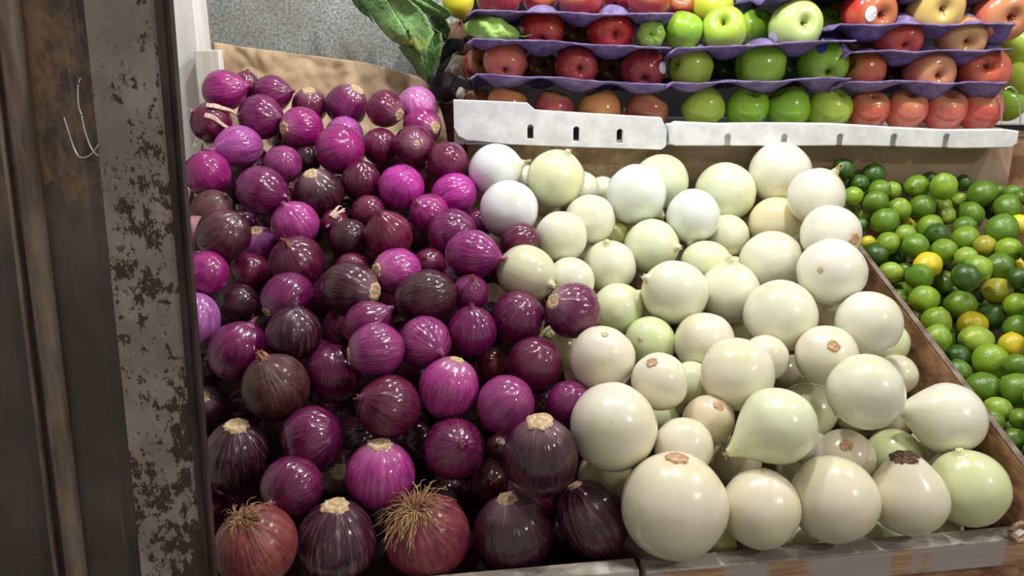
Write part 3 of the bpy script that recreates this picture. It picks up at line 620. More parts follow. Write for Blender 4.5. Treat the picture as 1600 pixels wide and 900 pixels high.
def dispose(D):
    P = R3[:len(D)]*D[:, None]; Rw = RP[:len(D)]*D/F
    d = np.sqrt(((P[:, None]-P[None])**2).sum(-1)); pen = Rw[:, None]+Rw[None]-d; np.fill_diagonal(pen, -1); return pen
D = relax(D0.copy())
SH = np.ones(len(D))
for _ in range(12):                                             # where two still press into each other the hidden one is the smaller
    P = R3*D[:, None]; Rw = RP*SH*D/F; dd_ = np.sqrt(((P[:, None]-P[None])**2).sum(-1)); pn = Rw[:, None]+Rw[None]-dd_; np.fill_diagonal(pn, -1)
    for i, j in zip(*np.where(pn > .0015)):
        if i < j:
            k = i if LY[i] > LY[j] or (LY[i] == LY[j] and D[i] > D[j]) else j
            SH[k] = max(.86 if LY[k] > .5 else .97, SH[k]*(1-.5*pn[i, j]/Rw[k]))
RP = RP*SH
pen = dispose(D); print('SOLVE max pen mm', pen.max()*1000, 'n>2mm', (pen > .002).sum()//2, 'shift', np.abs(D-D0).max())
POS = ORG+R3*D[:, None]; RAD = RP*D/F
# buried layer: fills the gaps under the top layer
rng = np.random.RandomState(4)
fill = []
allP = [p for p in POS]; allR = [r for r in RAD]
def try_fill(n, xr, yr, rr, dz, kindf, dfun, tol=.002):
    global allP, allR
    for _ in range(n):
        x, y = rng.uniform(*xr), rng.uniform(*yr); k = kindf(x, y)
        if not k: continue
        rad = rng.uniform(*rr); d = dfun(y)+rng.uniform(*dz); p = ORG+ray(x, y)*d
        A_ = np.array(allP); B_ = np.array(allR)
        if (np.sqrt(((A_-p)**2).sum(1)) < B_+rad-tol).any(): continue
        if p[1]+rad > (1.28 if k in 'wl' or x > 700 else 1.34): continue
        vv = (p-A2)@uy; uu = (p-A2)@ux
        if k != 'l' and (uu < -RL+.018+rad or (abs(uu+.011) < rad+.009 and p[2]-rad < RZ-.06+vv*.52+.003)): continue
        sdd = (p[:2]-SP0)@SN
        if (k == 'w' and sdd > -rad-.002) or (k == 'l' and sdd < rad+.013 and p[2]-rad < Z(-.43)+(p[1]-.785)*.443): continue
        if k != 'l' and ((p-A)@uy < rad+.004 or p[2]-rad < RZ-.162+((p-A)@uy)*(.60 if k == 'r' else .545)+.006): continue
        if k == 'l' and p[2]-rad < Z(-.645)+(p[1]-.8)*.725+.003: continue
        allP.append(p); allR.append(rad); fill.append((k, p, rad))
def border(y): return np.interp(y, [200, 300, 400, 500, 560, 640, 900], [735, 755, 800, 880, 880, 880, 985])
def side_x(y): return np.interp(y, [230, 330, 420, 520, 650, 760, 850], [1290, 1300, 1335, 1385, 1480, 1545, 1560])
def kf(x, y): return 'r' if x < border(y)-12 else ('w' if border(y)+16 < x < side_x(y)-10 else None)
try_fill(9000, (285, 1560), (150, 862), (.026, .036), (.045, .13), kf, dsurf)
try_fill(2500, (1330, 1640), (260, 720), (.0140, .0175), (.015, .060), lambda x, y: 'l' if x > side_x(y)+45 else None, dlime, .001)
# keep the buried ones the picture can show something of
def visible(P, R):
    gx, gy = np.meshgrid(np.arange(2, 1600, 5), np.arange(2, 900, 5)); dirs = FWD+RT*((gx-800)/F)[..., None]+UPV*((450-gy)/F)[..., None]
    dirs /= np.linalg.norm(dirs, axis=-1, keepdims=True); best = np.full(gx.shape, 1e9); idx = np.full(gx.shape, -1)
    for i, (p, r) in enumerate(zip(P, R)):
        c = p-ORG; tca = dirs@c; d2 = (c@c)-tca**2; hit = d2 < r*r; t = np.where(hit, tca-np.sqrt(np.maximum(r*r-d2, 0)), 1e9); m = t < best; best[m] = t[m]; idx[m] = i
    return np.bincount(idx[idx >= 0].ravel(), minlength=len(P))
vis = visible(allP, allR); nb = len(POS)
fill = [f for f, v in zip(fill, vis[nb:]) if v >= 4]
print('FILL', len(fill), 'kinds', [sum(f[0] == k for f in fill) for k in 'rwl'], 'hidden main', [items[i][:4] for i in range(nb) if vis[i] < 2])

def bulb_mesh(kind, sd, white, stretch):
    ra = random.Random(sd)
    if kind in ('N', 'H', 'N5', 'T'):
        nk = ra.uniform(.16, .24)
        prof = [(0, -.97), (.16, -.965), (.40, -.90), (.70, -.70), (.93, -.36), (1, 0), (.95, .33), (.79, .62), (.55, .84), (.34, .96), (.20, 1.02), (.12, 1.02+nk*.45), (.085, 1.02+nk*.8), (0, 1.02+nk*.85)]
        if stretch > 1.1: prof[6:10] = [(.94, .30), (.74, .60), (.48, .84), (.30, .97)]
        if kind == 'T': prof[6:] = [(.93, .28), (.74, .56), (.52, .80), (.33, 1.0), (.21, 1.15), (.14, 1.26), (.10, 1.33), (0, 1.35)]
    elif kind == 'S' and not white:
        prof = [(0, -.975), (.22, -.975), (.31, -.955), (.46, -.865), (.68, -.69), (.90, -.39), (1, 0), (.95, .33), (.79, .62), (.55, .84), (.30, .96), (.12, 1.0), (0, 1.01)]
    elif kind == 'C':
        prof = [(0, -1.02), (.24, -1.01), (.32, -.99), (.44, -.88), (.66, -.64), (.88, -.34), (1, .02), (.96, .34), (.80, .62), (.55, .83), (.30, .93), (.12, .96), (0, .97)]
    elif kind == 'R':
        prof = [(0, -.90), (.17, -.92), (.42, -.87), (.72, -.67), (.94, -.34), (1, 0), (.95, .33), (.79, .62), (.55, .84), (.30, .96), (.12, 1.0), (0, 1.01)]
    else:
        prof = [(0, -.985), (.15, -.98), (.40, -.91), (.70, -.71), (.93, -.37), (1, 0), (.94, .35), (.76, .66), (.50, .87), (.26, .97), (.10, 1.0), (0, 1.01)]
    V, Fc = lathe(spline(prof, 3), 40)
    off = Vector((ra.uniform(0, 50), ra.uniform(0, 50), ra.uniform(0, 50))); ph = [ra.uniform(0, 6.28) for _ in range(3)]
    amp = .022
    for i in range(len(V)):
        v = Vector(V[i]); a = math.atan2(v.y, v.x); q = 1+amp*mnoise.noise(v*1.1+off)*1.6+.010*mnoise.noise(v*2.4+off)
        rr = math.hypot(v.x, v.y)
        q2 = q+(.006 if not white else .003)*math.sin(9*a+ph[0])*rr
        V[i] = (v.x*q2, v.y*q2, v.z*q)
    return V, Fc
def scar_mesh(rad, z, ra, mat, parent, name='root_scar', hub=.05):
    V = []; n = 26
    jag = [1+ra.uniform(-.13, .16) for _ in range(n)]
    rings = [(1.06, .035), (1.0, -.012), (.72, -.024), (.40, -.012), (.15, -.03)]
    for q, dz in rings:
        for k in range(n):
            a = 2*math.pi*k/n; s = rad*q*(jag[k] if q > .6 else 1); V.append((s*math.cos(a), s*math.sin(a), z+dz*(1 if q < 1.05 else 1+ra.uniform(0, .6))))
    V.append((0, 0, z-.018)); Fc = [(i*n+k, (i+1)*n+k, (i+1)*n+(k+1) % n, i*n+(k+1) % n) for i in range(len(rings)-1) for k in range(n)]
    b = (len(rings)-1)*n; Fc += [(b+k, len(V)-1, b+(k+1) % n) for k in range(n)]
    return mesh_obj(name, V, Fc, mat, parent)
def neck_mesh(z, ra, mat, parent, big=1.0):
    b = MB(); L = ra.uniform(.16, .30)*big
    for k in range(7):
        a = 2*math.pi*k/7+ra.uniform(-.3, .3); c = np.array([math.cos(a), math.sin(a), 0]); sw = ra.uniform(-1, 1); tw = np.array([-c[1], c[0], 0])
        pts = [c*.11*big+(0, 0, z-.12), c*.095*big+(0, 0, z+.02), c*.06*big+tw*.03*sw+(0, 0, z+L*.5), c*ra.uniform(.02, .12)+tw*.07*sw+(0, 0, z+L*ra.uniform(.7, 1.15))]
        b.tube(spline(pts, 3), [.042*big*(1-.75*i/9) for i in range(10)], 6)
    return b.obj('dry_neck', mat, parent, True)
def husk_strip(parent, ra, mat):
    b = MB()
    for s in range(3):
        a0 = ra.uniform(-.3, .3)+s*.25; pts = []
        for k in range(7):
            t = k/6; th = .9-t*1.5; rr = 1.03+.04*s+(.20*t*t if s else .1*t); pts.append((rr*math.cos(th)*math.cos(a0), rr*math.cos(th)*math.sin(a0)+.05*math.sin(7*t+s), rr*math.sin(th)))
        b.tube(spline(pts, 3), [.15*(1-.6*i/18) for i in range(19)], 6, .15)
    return b.obj('dry_husk', mat, parent, True)
def hairy(parent, ra, n, spread, length, mat):
    b = MB()
    for k in range(n):
        a = ra.uniform(0, 2*math.pi); r0 = ra.uniform(.0, .20); L = length*ra.uniform(.5, 1.15); c = np.array([math.cos(a), math.sin(a), 0.]); tw = np.array([-c[1], c[0], 0])
        p = c*r0+np.array([0, 0, -.90]); pts = [p+(0, 0, .06), p.copy()]; dirv = c*ra.uniform(.3, 1.0)*spread+np.array([0, 0, -ra.uniform(.25, .8)]); cur = 0
        bias = np.array([.35, -.15, 0])
        for s in range(6):
            dirv = dirv/np.linalg.norm(dirv); p = p+dirv*L/6
            rr = np.linalg.norm(p)
            if rr < 1.03: p = p*1.03/rr
            pts.append(p.copy()); dirv = dirv+tw*ra.uniform(-.7, .7)+c*.25+bias*.5+np.array([0, 0, ra.uniform(.05, .6)])
        b.tube(spline(pts, 2), [.0125*(1-.5*i/15) for i in range(15)], 4)
    return b.obj('hairy_roots', mat, parent, True)
def orient(o, p, r, stretch, ax, ay, flip, spin):
    nrm = (p-ORG)/np.linalg.norm(p-ORG); rt = np.cross(nrm, (0, 0, 1)); rt /= np.linalg.norm(rt); up = np.cross(rt, nrm)
    h = ax*ax+ay*ay
    if h > 1: ax, ay = ax/math.sqrt(h), ay/math.sqrt(h); h = 1
    d = rt*ax+up*ay-nrm*math.sqrt(max(0, 1-h))
    q = Vector(d*(-1 if flip else 1)).to_track_quat('Z', 'Y') @ Quaternion((0, 0, 1), spin)
    o.rotation_mode = 'QUATERNION'; o.rotation_quaternion = q; o.location = p; s = r*(1-.0*stretch); o.scale = (s, s, s*stretch)
def clean(t): return ' '.join(t.split())
def make_onion(kindc, k, row, p, rad):
    x, y, r, st, end, ax, ay, col, ly, lab = row; white = kindc == 'w'; ra = random.Random(1000*(white+1)+k)
    rpx = rad/(1+.35*(st-1)); cc = (WC if white else RC)[col]; look, place = lab.split('|')
    base_end = {'S2': 'S', 'S3': 'B', 'S4': 'B', 'S5': 'B'}.get(end, end)
    V, Fc = bulb_mesh(base_end, 7000*white+k, white, st)
    pap = col in ('b', 'b2', 'g', 'g3', 'pk')
    mat = M['white'] if white else (M['papery'] if pap else M['striped'] if col in ('k5', 'k3') else M['red'])
    nm_ = 'white_onion' if white else 'red_onion'
    if base_end == 'B' and end == 'B': o = mesh_obj(nm_, V, Fc, mat, color=cc)
    else: o = empty(nm_); mesh_obj('bulb', V, Fc, mat, o, color=cc)
    orient(o, p, rpx, st, ax, ay, end in ('S', 'S2', 'S3', 'S4', 'S5', 'C', 'R'), ra.uniform(0, 6.28))
    if end == 'H':                                                # the loose husk lies on the side one can see
        v = o.rotation_quaternion.inverted() @ Vector(ORG-p); o.rotation_quaternion = o.rotation_quaternion @ Quaternion((0, 0, 1), math.atan2(v.y, v.x)+.5)
    noun = 'white onion' if white else 'red onion'
    look = look.replace('bluish white', 'bluish').replace('greenish white', 'greenish').replace(' white wide', ' wide').replace('large white', 'large').replace('white drop-shaped', 'drop-shaped')
    if white: look = ' '.join(w_ for w_ in look.split() if w_ != 'white')
    sep = ' ' if place.split()[0] in ('with', 'behind', 'beside', 'below', 'above', 'in', 'at', 'against', 'between', 'right', 'left', 'nestled', 'tucked', 'deep', 'under', 'half', 'mostly', 'peeping', 'furthest') else ', '
    tag(o, clean(f'{look} {noun}{sep}{place}'), 'onion')
    bign = {(432, 606): 1.7, (464, 410): 1.5, (709, 701): 1.3, (457, 760): 1.5, (735, 458): 1.7, (671, 334): 1.5, (373, 229): 1.3, (876, 542): 1.5, (822, 427): 1.6, (774, 267): 1.5, (1275, 307): 1.6}.get((x, y), 1)
    wm = M['wneck'] if white else (M['neck'] if col[0] in 'mplrdv' else M['darkneck'])
    if (x, y) in ((432, 606), (464, 410), (735, 458), (672, 413)): wm = M['orangeneck']
    if end in ('N', 'N5', 'T'): neck_mesh(1.30 if end == 'T' else 1.06 if end == 'N' else 1.03, ra, wm, o, (1.0 if end == 'N' else .8)*(.75 if white else .9)*bign)
    if end == 'H': neck_mesh(1.04, ra, M['husk'], o, 1.0); husk_strip(o, ra, M['husk'])
    if end == 'S': scar_mesh(ra.uniform(.27, .34), -.982, ra, M['scar'], o)
    if end == 'S2': scar_mesh(.15, -.99, ra, M['scar'], o)
    if end == 'S3': scar_mesh(.22, -.990, ra, M['scar'], o)
    if end == 'S4': scar_mesh(.19, -.990, ra, M['wscar'], o)
    if end == 'S5': scar_mesh(.10, -.98, ra, M['wneck'], o)
    if end == 'C': scar_mesh(.33, -1.018, ra, M['brownscar'], o, 'cut_top')
    if end == 'R': hairy(o, ra, 75 if col == 'b' else 120, .9, .62 if col == 'b' else .95, M['roots'])
    return o
onion_labels = []
for i in range(NM):
    kd, k = items[i][0], items[i][1]; onion_labels.append(make_onion(kd, k, (RED if kd == 'r' else WHITE)[k], POS[i], RAD[i])['label'])

# thin twisted stems that lie across onions
def stem_on(name, pts, rad, mat, label):
    b = MB(); b.tube(spline([at(*p) for p in pts], 5), rad, 6); o = b.obj(name, mat, smooth=True); tag(o, label, 'stem'); return o

# ------------------------------------------------------------------ limes
lprof = spline([(0, -1.09), (.07, -1.08), (.14, -1.02), (.32, -.95), (.62, -.78), (.90, -.42), (1, 0), (.92, .40), (.66, .77), (.34, .97), (.13, 1.06), (.06, 1.07), (0, 1.05)], 2)
LV, LF = lathe(lprof, 28)
lime_meshes = []
for s in range(6):
    V = LV.copy(); off = Vector((s*7.3, s*3.1, 1))
    for i in range(len(V)):
        v = Vector(V[i]); V[i] = v*(1+.06*mnoise.noise(v*1.2+off)+.01*mnoise.noise(v*4+off))
    me = bpy.data.meshes.new('lime'); me.from_pydata([tuple(v) for v in V], [], LF); me.polygons.foreach_set('use_smooth', [True]*len(me.polygons)); me.materials.append(M['lime']); lime_meshes.append(me)
lra = random.Random(9)
def add_lime(p, r, c):
    o = bpy.data.objects.new('lime', lime_meshes[lra.randrange(6)]); COL.objects.link(o); o.location = p; q = Quaternion((lra.gauss(0, 1), lra.gauss(0, 1), lra.gauss(0, 1), lra.gauss(0, 1))); q.normalize()
    o.rotation_mode = 'QUATERNION'; o.rotation_quaternion = q; f = lra.uniform(.96, 1.0); o.scale = (r*f, r*f, r*lra.uniform(.97, 1.06))
    cc = LCOL[c]; j = lra.uniform(.85, 1.15); o.color = (cc[0]*j, cc[1]*j, cc[2]*j, 1); return o
lm = []
for i in range(NM, len(items)):
    k = items[i][1]; lm.append((add_lime(POS[i], RAD[i], LIMES[k][3]), items[i][2], items[i][3], LIMES[k][3]))
marks = {}
def near(x, y): return min(range(len(lm)), key=lambda j: (lm[j][1]-x)**2+(lm[j][2]-y)**2)
for x, y, full, short in [(1347, 379, 'small yellow lime beside the white onions at the left rim', 'the small yellow lime at the left rim'), (1450, 414, 'orange-yellow lime, brightest of the upper crate', 'the orange-yellow lime'),
        (1541, 385, 'olive-yellow lime with a dull skin, upper right of crate', 'the dull olive-yellow lime'), (1591, 351, 'yellow lime at the right edge, upper part of crate', 'the yellow lime at the upper right edge'),
        (1559, 455, 'round olive-yellow lime, middle right of the crate', 'the round olive-yellow lime at middle right'), (1520, 508, 'yellow lime with one green end, middle of the crate', 'the half-green yellow lime'),
        (1582, 540, 'deep yellow lime at the right edge, middle of crate', 'the deep yellow lime at the right edge'), (1432, 292, 'bright green lime standing out highest against the cardboard, left of two', 'the left of the two top bright limes'),
        (1535, 608, 'spotted mid green lime at the lower left by the side board', 'the spotted lime by the side board'), (1582, 688, 'mid green lime lowest near the side board', 'the lowest lime near the side board')]:
    j = near(x, y); marks[j] = short; tag(lm[j][0], full, 'lime', 'limes in the right-hand crate')
bins = {}
for j, (o, x, y, c) in enumerate(lm):
    if j in marks: continue
    m = min(marks, key=lambda q: (lm[q][1]-x)**2+(lm[q][2]-y)**2); dx, dy = x-lm[m][1], y-lm[m][2]
    d = ('right of' if dx > 0 else 'left of') if abs(dx) > abs(dy) else ('below' if dy > 0 else 'above'); bins.setdefault((m, d, c), []).append((math.hypot(dx, dy), o))
for (m, d, c), L in bins.items():
    L.sort(key=lambda q: q[0])
    for n_, (dd, o) in enumerate(L):
        od = '' if len(L) == 1 else ['nearest ', 'second ', 'third ', 'fourth ', 'fifth ', 'sixth ', 'seventh '][n_]
        tag(o, f'{od}{LNAME[c]} lime {d} {marks[m]}', 'lime', 'limes in the right-hand crate')
# buried ones, mostly in darker tones that paint in the gap shade
fra = random.Random(3); usedl = set()
named = [(onion_labels[i], X[i], Yp[i], items[i][0]) for i in range(NM)]+[(o['label'], x, y, 'l') for o, x, y, c in lm]
for k, (kd, p, r) in enumerate(fill):
    if kd == 'l': o = add_lime(p, r, fra.choice([0, 0, 1])); noun = 'lime'
    else:
        V, Fc = bulb_mesh('B', 9900+k, kd == 'w', 1); noun = 'red onion' if kd == 'r' else 'white onion'
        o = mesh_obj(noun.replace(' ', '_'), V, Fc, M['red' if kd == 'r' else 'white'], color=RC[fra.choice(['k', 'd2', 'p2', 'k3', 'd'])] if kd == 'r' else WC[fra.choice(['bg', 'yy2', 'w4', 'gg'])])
        orient(o, p, r*.98, 1, fra.uniform(-1, 1), fra.uniform(-1, 1), False, fra.uniform(0, 6))
    v = p-ORG; dz = v@FWD; x = 800+F*(v@RT)/dz; y = 450-F*(v@UPV)/dz
    cand = sorted((c for c in named if c[3] == kd), key=lambda c: (c[1]-x)**2+(c[2]-y)**2)[:9]; lab = None
    for c in cand:
        ref = c[0].replace(noun+', ', 'one ').replace(noun, 'one'); dx, dy = x-c[1], y-c[2]
        dr = ('right of' if dx > 0 else 'left of') if abs(dx) > abs(dy) else ('below' if dy > 0 else 'above')
        ref = ref if ref.split()[0] in ('nearest', 'second', 'third', 'fourth', 'fifth', 'the') or ref.startswith('the') else ref
        t_ = f'buried {noun} {dr} the {ref}'
        if len(t_.split()) <= 16 and t_ not in usedl: lab = t_; break
        t_ = f'buried {noun} {dr} the '+c[0].split(',')[0].replace(noun, 'one')
        if len(t_.split()) <= 16 and t_ not in usedl and sum(q_[0].split(',')[0] == c[0].split(',')[0] for q_ in named) == 1: lab = t_; break
    if lab is None: lab = {'r': 'red onion mostly buried in the dark gaps under the top layer', 'w': 'white onion mostly buried in the gaps under the top layer', 'l': 'dark lime mostly buried under the top layer'}[kd]
    usedl.add(lab); tag(o, lab, noun.split()[-1], noun+'s buried under the top layer')

# ------------------------------------------------------------------ apples, pulp trays and foam boxes
aprof = spline([(0, -.62), (.06, -.66), (.18, -.80), (.36, -.88), (.60, -.80), (.84, -.50), (.97, -.10), (1, .15), (.93, .50), (.74, .78), (.48, .90), (.27, .86), (.12, .72), (.05, .58), (0, .54)], 3)
AV, AF = lathe(aprof, 36)
amesh = {}
def apple_me(s, g):
    if (s, g) not in amesh:
        V = AV.copy(); off = Vector((s*5.3, 2, g))
        for i in range(len(V)):
            v = Vector(V[i]); a = math.atan2(v.y, v.x); V[i] = v*(1+.05*mnoise.noise(v*.9+off))*(1+.018*math.cos(5*a)*max(0, -v.z))
        me = bpy.data.meshes.new('apple'); me.from_pydata([tuple(v) for v in V], [], AF); me.polygons.foreach_set('use_smooth', [True]*len(me.polygons)); me.materials.append(M['gapple' if g else 'apple']); amesh[(s, g)] = me
    return amesh[(s, g)]
ara = random.Random(21); AP = []
YA = 1.298
def apple(x, y, r, col, label, ax=0, ay=.9, end='stem', g=0, Y=YA, sticker=None, grp=None, sq=1.0):
    parts = ax*ax+ay*ay < .8 or sticker
    o = bpy.data.objects.new('green_apple' if g else 'red_apple', None if parts else apple_me(ara.randrange(4), g)); COL.objects.link(o); o.color = (*col, 1)
    if parts: bd = bpy.data.objects.new('fruit', apple_me(ara.randrange(4), g)); COL.objects.link(bd); bd.color = (*col, 1); bd.parent = o
    p = onY(x, y, Y); R = r*np.linalg.norm(p-ORG)/F*.935; AP.append((p, R))
    orient(o, p, R, sq, ax, ay, end == 'calyx', ara.uniform(0, 6.28)); tag(o, label, 'apple', grp)
    vis_end = ax*ax+ay*ay < .8
    if vis_end and end == 'stem':
        b = MB(); b.tube(spline([(0, 0, .50), (.01, .0, .72), (.05, .03, .98)], 3), .035, 6); b.obj('stem', M['stem'], o, True)
    if vis_end and end == 'calyx':
        b = MB()
        for k in range(5):
            a = k*1.256; b.tube([(0, 0, -.60), (.06*math.cos(a), .06*math.sin(a), -.70), (.10*math.cos(a), .10*math.sin(a), -.80)], [.03, .03, .008], 5)
        b.obj('calyx', M['stem'], o, True)
    if sticker:
        # a small paper label lying on the skin, bent to it
        su, sv, mt = sticker; nrm = (p-ORG)/np.linalg.norm(p-ORG); rt = np.cross(nrm, (0, 0, 1)); rt /= np.linalg.norm(rt); up = np.cross(rt, nrm)
        inv = o.rotation_quaternion.inverted(); V = []; n = 20
        for q in (0, .5, 1):
            for k in range(n):
                a = 2*math.pi*k/n; uu = su+.20*q*math.cos(a); vv = sv+.26*q*math.sin(a); d = rt*uu+up*vv-nrm*math.sqrt(max(.05, 1-uu*uu-vv*vv)); V.append(inv @ Vector(d))
        dg = bpy.context.evaluated_depsgraph_get() if False else None
        W = []
        for v in V:                                              # drop it onto the lathe profile
            v = v.normalized(); ang = math.atan2(v.z, math.hypot(v.x, v.y)); best = min(aprof, key=lambda t_: abs(math.atan2(t_[1], t_[0]+1e-6)-ang)); rr = math.hypot(*best)*1.035; W.append(v*rr)
        Fc = [(j*n+k, j*n+(k+1) % n, (j+1)*n+(k+1) % n, (j+1)*n+k) for j in range(2) for k in range(n)]
        so = mesh_obj('fruit_sticker', W, Fc, mt, o); so['label'] = 'small oval paper sticker'
    return o
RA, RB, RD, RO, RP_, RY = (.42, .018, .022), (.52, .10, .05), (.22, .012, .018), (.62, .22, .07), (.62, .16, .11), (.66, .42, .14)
G1, G2, G3 = (.25, .50, .035), (.37, .54, .06), (.46, .62, .20)
# left stack
apple(791, 168, 34, RO, 'peach-orange apple, leftmost behind the left foam box rim', .3, .95)
apple(865, 174, 33, (.40, .06, .07), 'dusky pink apple, second behind the left foam box rim', .2, .97)
apple(938, 174, 35, (.66, .28, .08), 'orange-yellow apple, third behind the left foam box rim', -.3, .95)
apple(1009, 176, 34, (.36, .09, .05), 'brownish red apple, rightmost in the left foam box', .5, .85, Y=1.30)
apple(746, 166, 26, RD, 'dark red apple, deep at the left end of the left foam box', .2, .9, Y=1.37)
apple(789, 99, 36, RP_, 'coral pink streaked apple, left of the lowest purple tray', .0, -.42, 'calyx', sq=.98)
apple(901, 105, 35, (.42, .035, .045), 'glossy crimson apple, middle of the lowest purple tray at left', .2, -.05, 'calyx')
apple(1005, 109, 36, (.28, .010, .03), 'dark crimson apple with white sticker, right end of the lowest left tray', .1, -.5, 'calyx', sticker=(.86, .1, M['sticker']))
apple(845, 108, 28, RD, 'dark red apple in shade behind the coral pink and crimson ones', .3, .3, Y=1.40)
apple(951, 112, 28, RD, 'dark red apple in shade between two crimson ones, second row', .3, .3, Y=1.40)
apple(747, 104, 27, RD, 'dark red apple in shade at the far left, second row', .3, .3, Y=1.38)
apple(847, 48, 36, (.44, .014, .02), 'deep red apple beside the leafy husked fruit, middle left tray', .0, -.45, 'calyx')
apple(954, 50, 38, (.50, .010, .018), 'large shiny red apple with its base turned forward, middle left tray', .28, -.12, 'calyx')
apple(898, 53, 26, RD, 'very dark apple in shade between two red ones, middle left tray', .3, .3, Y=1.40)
apple(779, -9, 37, (.38, .02, .02), 'dark red apple, first on the top left tray', .1, .8)
apple(843, -8, 30, (.50, .02, .03), 'bright red apple, second on the top left tray', .3, .3, Y=1.35)
apple(909, -7, 37, (.50, .02, .03), 'bright red apple, third on the top left tray', -.3, .5)
apple(965, -3, 26, (.36, .02, .04), 'red apple with a pale end, fourth on the top left tray', -.2, -.5, 'calyx', Y=1.36)
apple(1015, -8, 37, (.52, .03, .04), 'streaked red apple, fifth on the top left tray', .1, .5)
apple(1062, 6, 22, (.42, .02, .03), 'small red apple, rightmost on the top left tray', .1, .5, Y=1.38)
# middle stack
for x, c, lb, ax in ((1100, G2, 'yellow-green apple, leftmost in the long foam box', -.7), (1167, G1, 'shiny green apple, second in the long foam box', .3), (1232, G1, 'shiny green apple, third in the long foam box', -.5), (1294, G2, 'pale green apple, fourth in the long foam box beside the first coral one', .5)):
    apple(x, 170, 33 if x != 1100 else 34, c, lb, ax, .8, g=1)
apple(1080, 106, 35, G2, 'smooth green apple, left of the lower green-apple tray', -.8, .2, g=1)
apple(1188, 103, 38, G1, 'shiny green apple, middle of the lower green-apple tray', -.95, .0, g=1)
apple(1287, 102, 38, G1, 'green apple with a blue sticker and deep hollow, right of the lower tray', .25, -.35, 'calyx', g=1, sticker=(-.12, .68, M['bluesticker']))
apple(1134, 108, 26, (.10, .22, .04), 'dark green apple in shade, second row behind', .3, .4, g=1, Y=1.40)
apple(1236, 106, 28, G1, 'green apple in shade behind the shiny and stickered ones', .3, .4, g=1, Y=1.38)
apple(1067, 50, 30, G1, 'green apple, left on the upper green-apple tray', .3, .9, g=1)
apple(1132, 48, 35, G2, 'yellow-green apple with an open hollow and twig lines, upper tray', -.1, .45, g=1)
apple(1180, 46, 28, G1, 'green apple behind, between the hollowed and the stickered pale one', .3, .8, g=1, Y=1.37)
apple(1241, 42, 40, G3, 'large pale green apple with a white sticker, upper tray', .45, .2, g=1, sticker=(-.72, -.40, M['sticker']))
apple(1291, 44, 27, G1, 'green apple half hidden behind the large pale one', .3, .8, g=1, Y=1.37)
apple(1110, 14, 34, (.52, .60, .05), 'yellow apple perched behind the upper green ones', .3, .8, g=1, Y=1.385)
# right stack
for x, lb, c in ((1356, 'coral red apple, first of four at the right of the long foam box', (.56, .10, .06)), (1415, 'coral apple, second of four at the right of the long foam box', (.62, .15, .10)), (1475, 'pinkish coral apple, third of four at the right of the long foam box', (.62, .12, .10)), (1531, 'red-topped coral apple, last of four in the long foam box', (.56, .08, .07))):
    apple(x, 173, 30, c, lb, .2, .85)
apple(1352, 110, 29, (.56, .12, .05), 'orange-red apple, left of the lowest right tray', -.8, .3)
apple(1449, 115, 35, (.62, .18, .13), 'long pink apple with a yellow hollow, middle of the lowest right tray', .55, -.1)
apple(1536, 113, 36, (.58, .10, .06), 'mottled red apple, right of the lowest right tray', .1, .3, 'calyx')
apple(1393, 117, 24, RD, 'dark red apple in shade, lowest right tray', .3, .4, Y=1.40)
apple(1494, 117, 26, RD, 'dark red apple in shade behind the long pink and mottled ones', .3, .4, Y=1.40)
apple(1404, 62, 34, (.56, .08, .06), 'red and yellow apple, left on the middle right tray', .35, -.3, 'calyx')
apple(1499, 62, 33, (.60, .30, .12), 'peach coloured apple with a deep hollow, middle right tray', .4, -.1)
apple(1338, 68, 26, (.56, .34, .24), 'pale pinkish apple, deep at the left of the middle right tray', .3, .4, Y=1.38)
apple(1356, 20, 38, (.52, .02, .02), 'bright red apple with a white sticker, upper right tray', .62, -.1, sticker=(.12, -.03, M['sticker']))
apple(1459, 14, 38, (.64, .46, .14), 'yellowish apple with a deep hollow, upper right tray', .4, .0)
apple(1561, 24, 38, (.56, .14, .09), 'red and cream apple, far right on the upper right tray', .5, -.1)
apple(1290, 17, 25, (.58, .16, .04), 'orange apple behind the large pale green one', .1, .5, Y=1.42)
apple(1585, 68, 29, G2, 'yellow-green apple at the right frame edge, upper', .3, .8, g=1, Y=1.40)
apple(1592, 122, 31, G2, 'large yellow-green apple at the right frame edge, middle', .3, .8, g=1, Y=1.40)
apple(1574, 160, 26, G1, 'green apple behind the wire loop', .3, .8, g=1, Y=1.40)

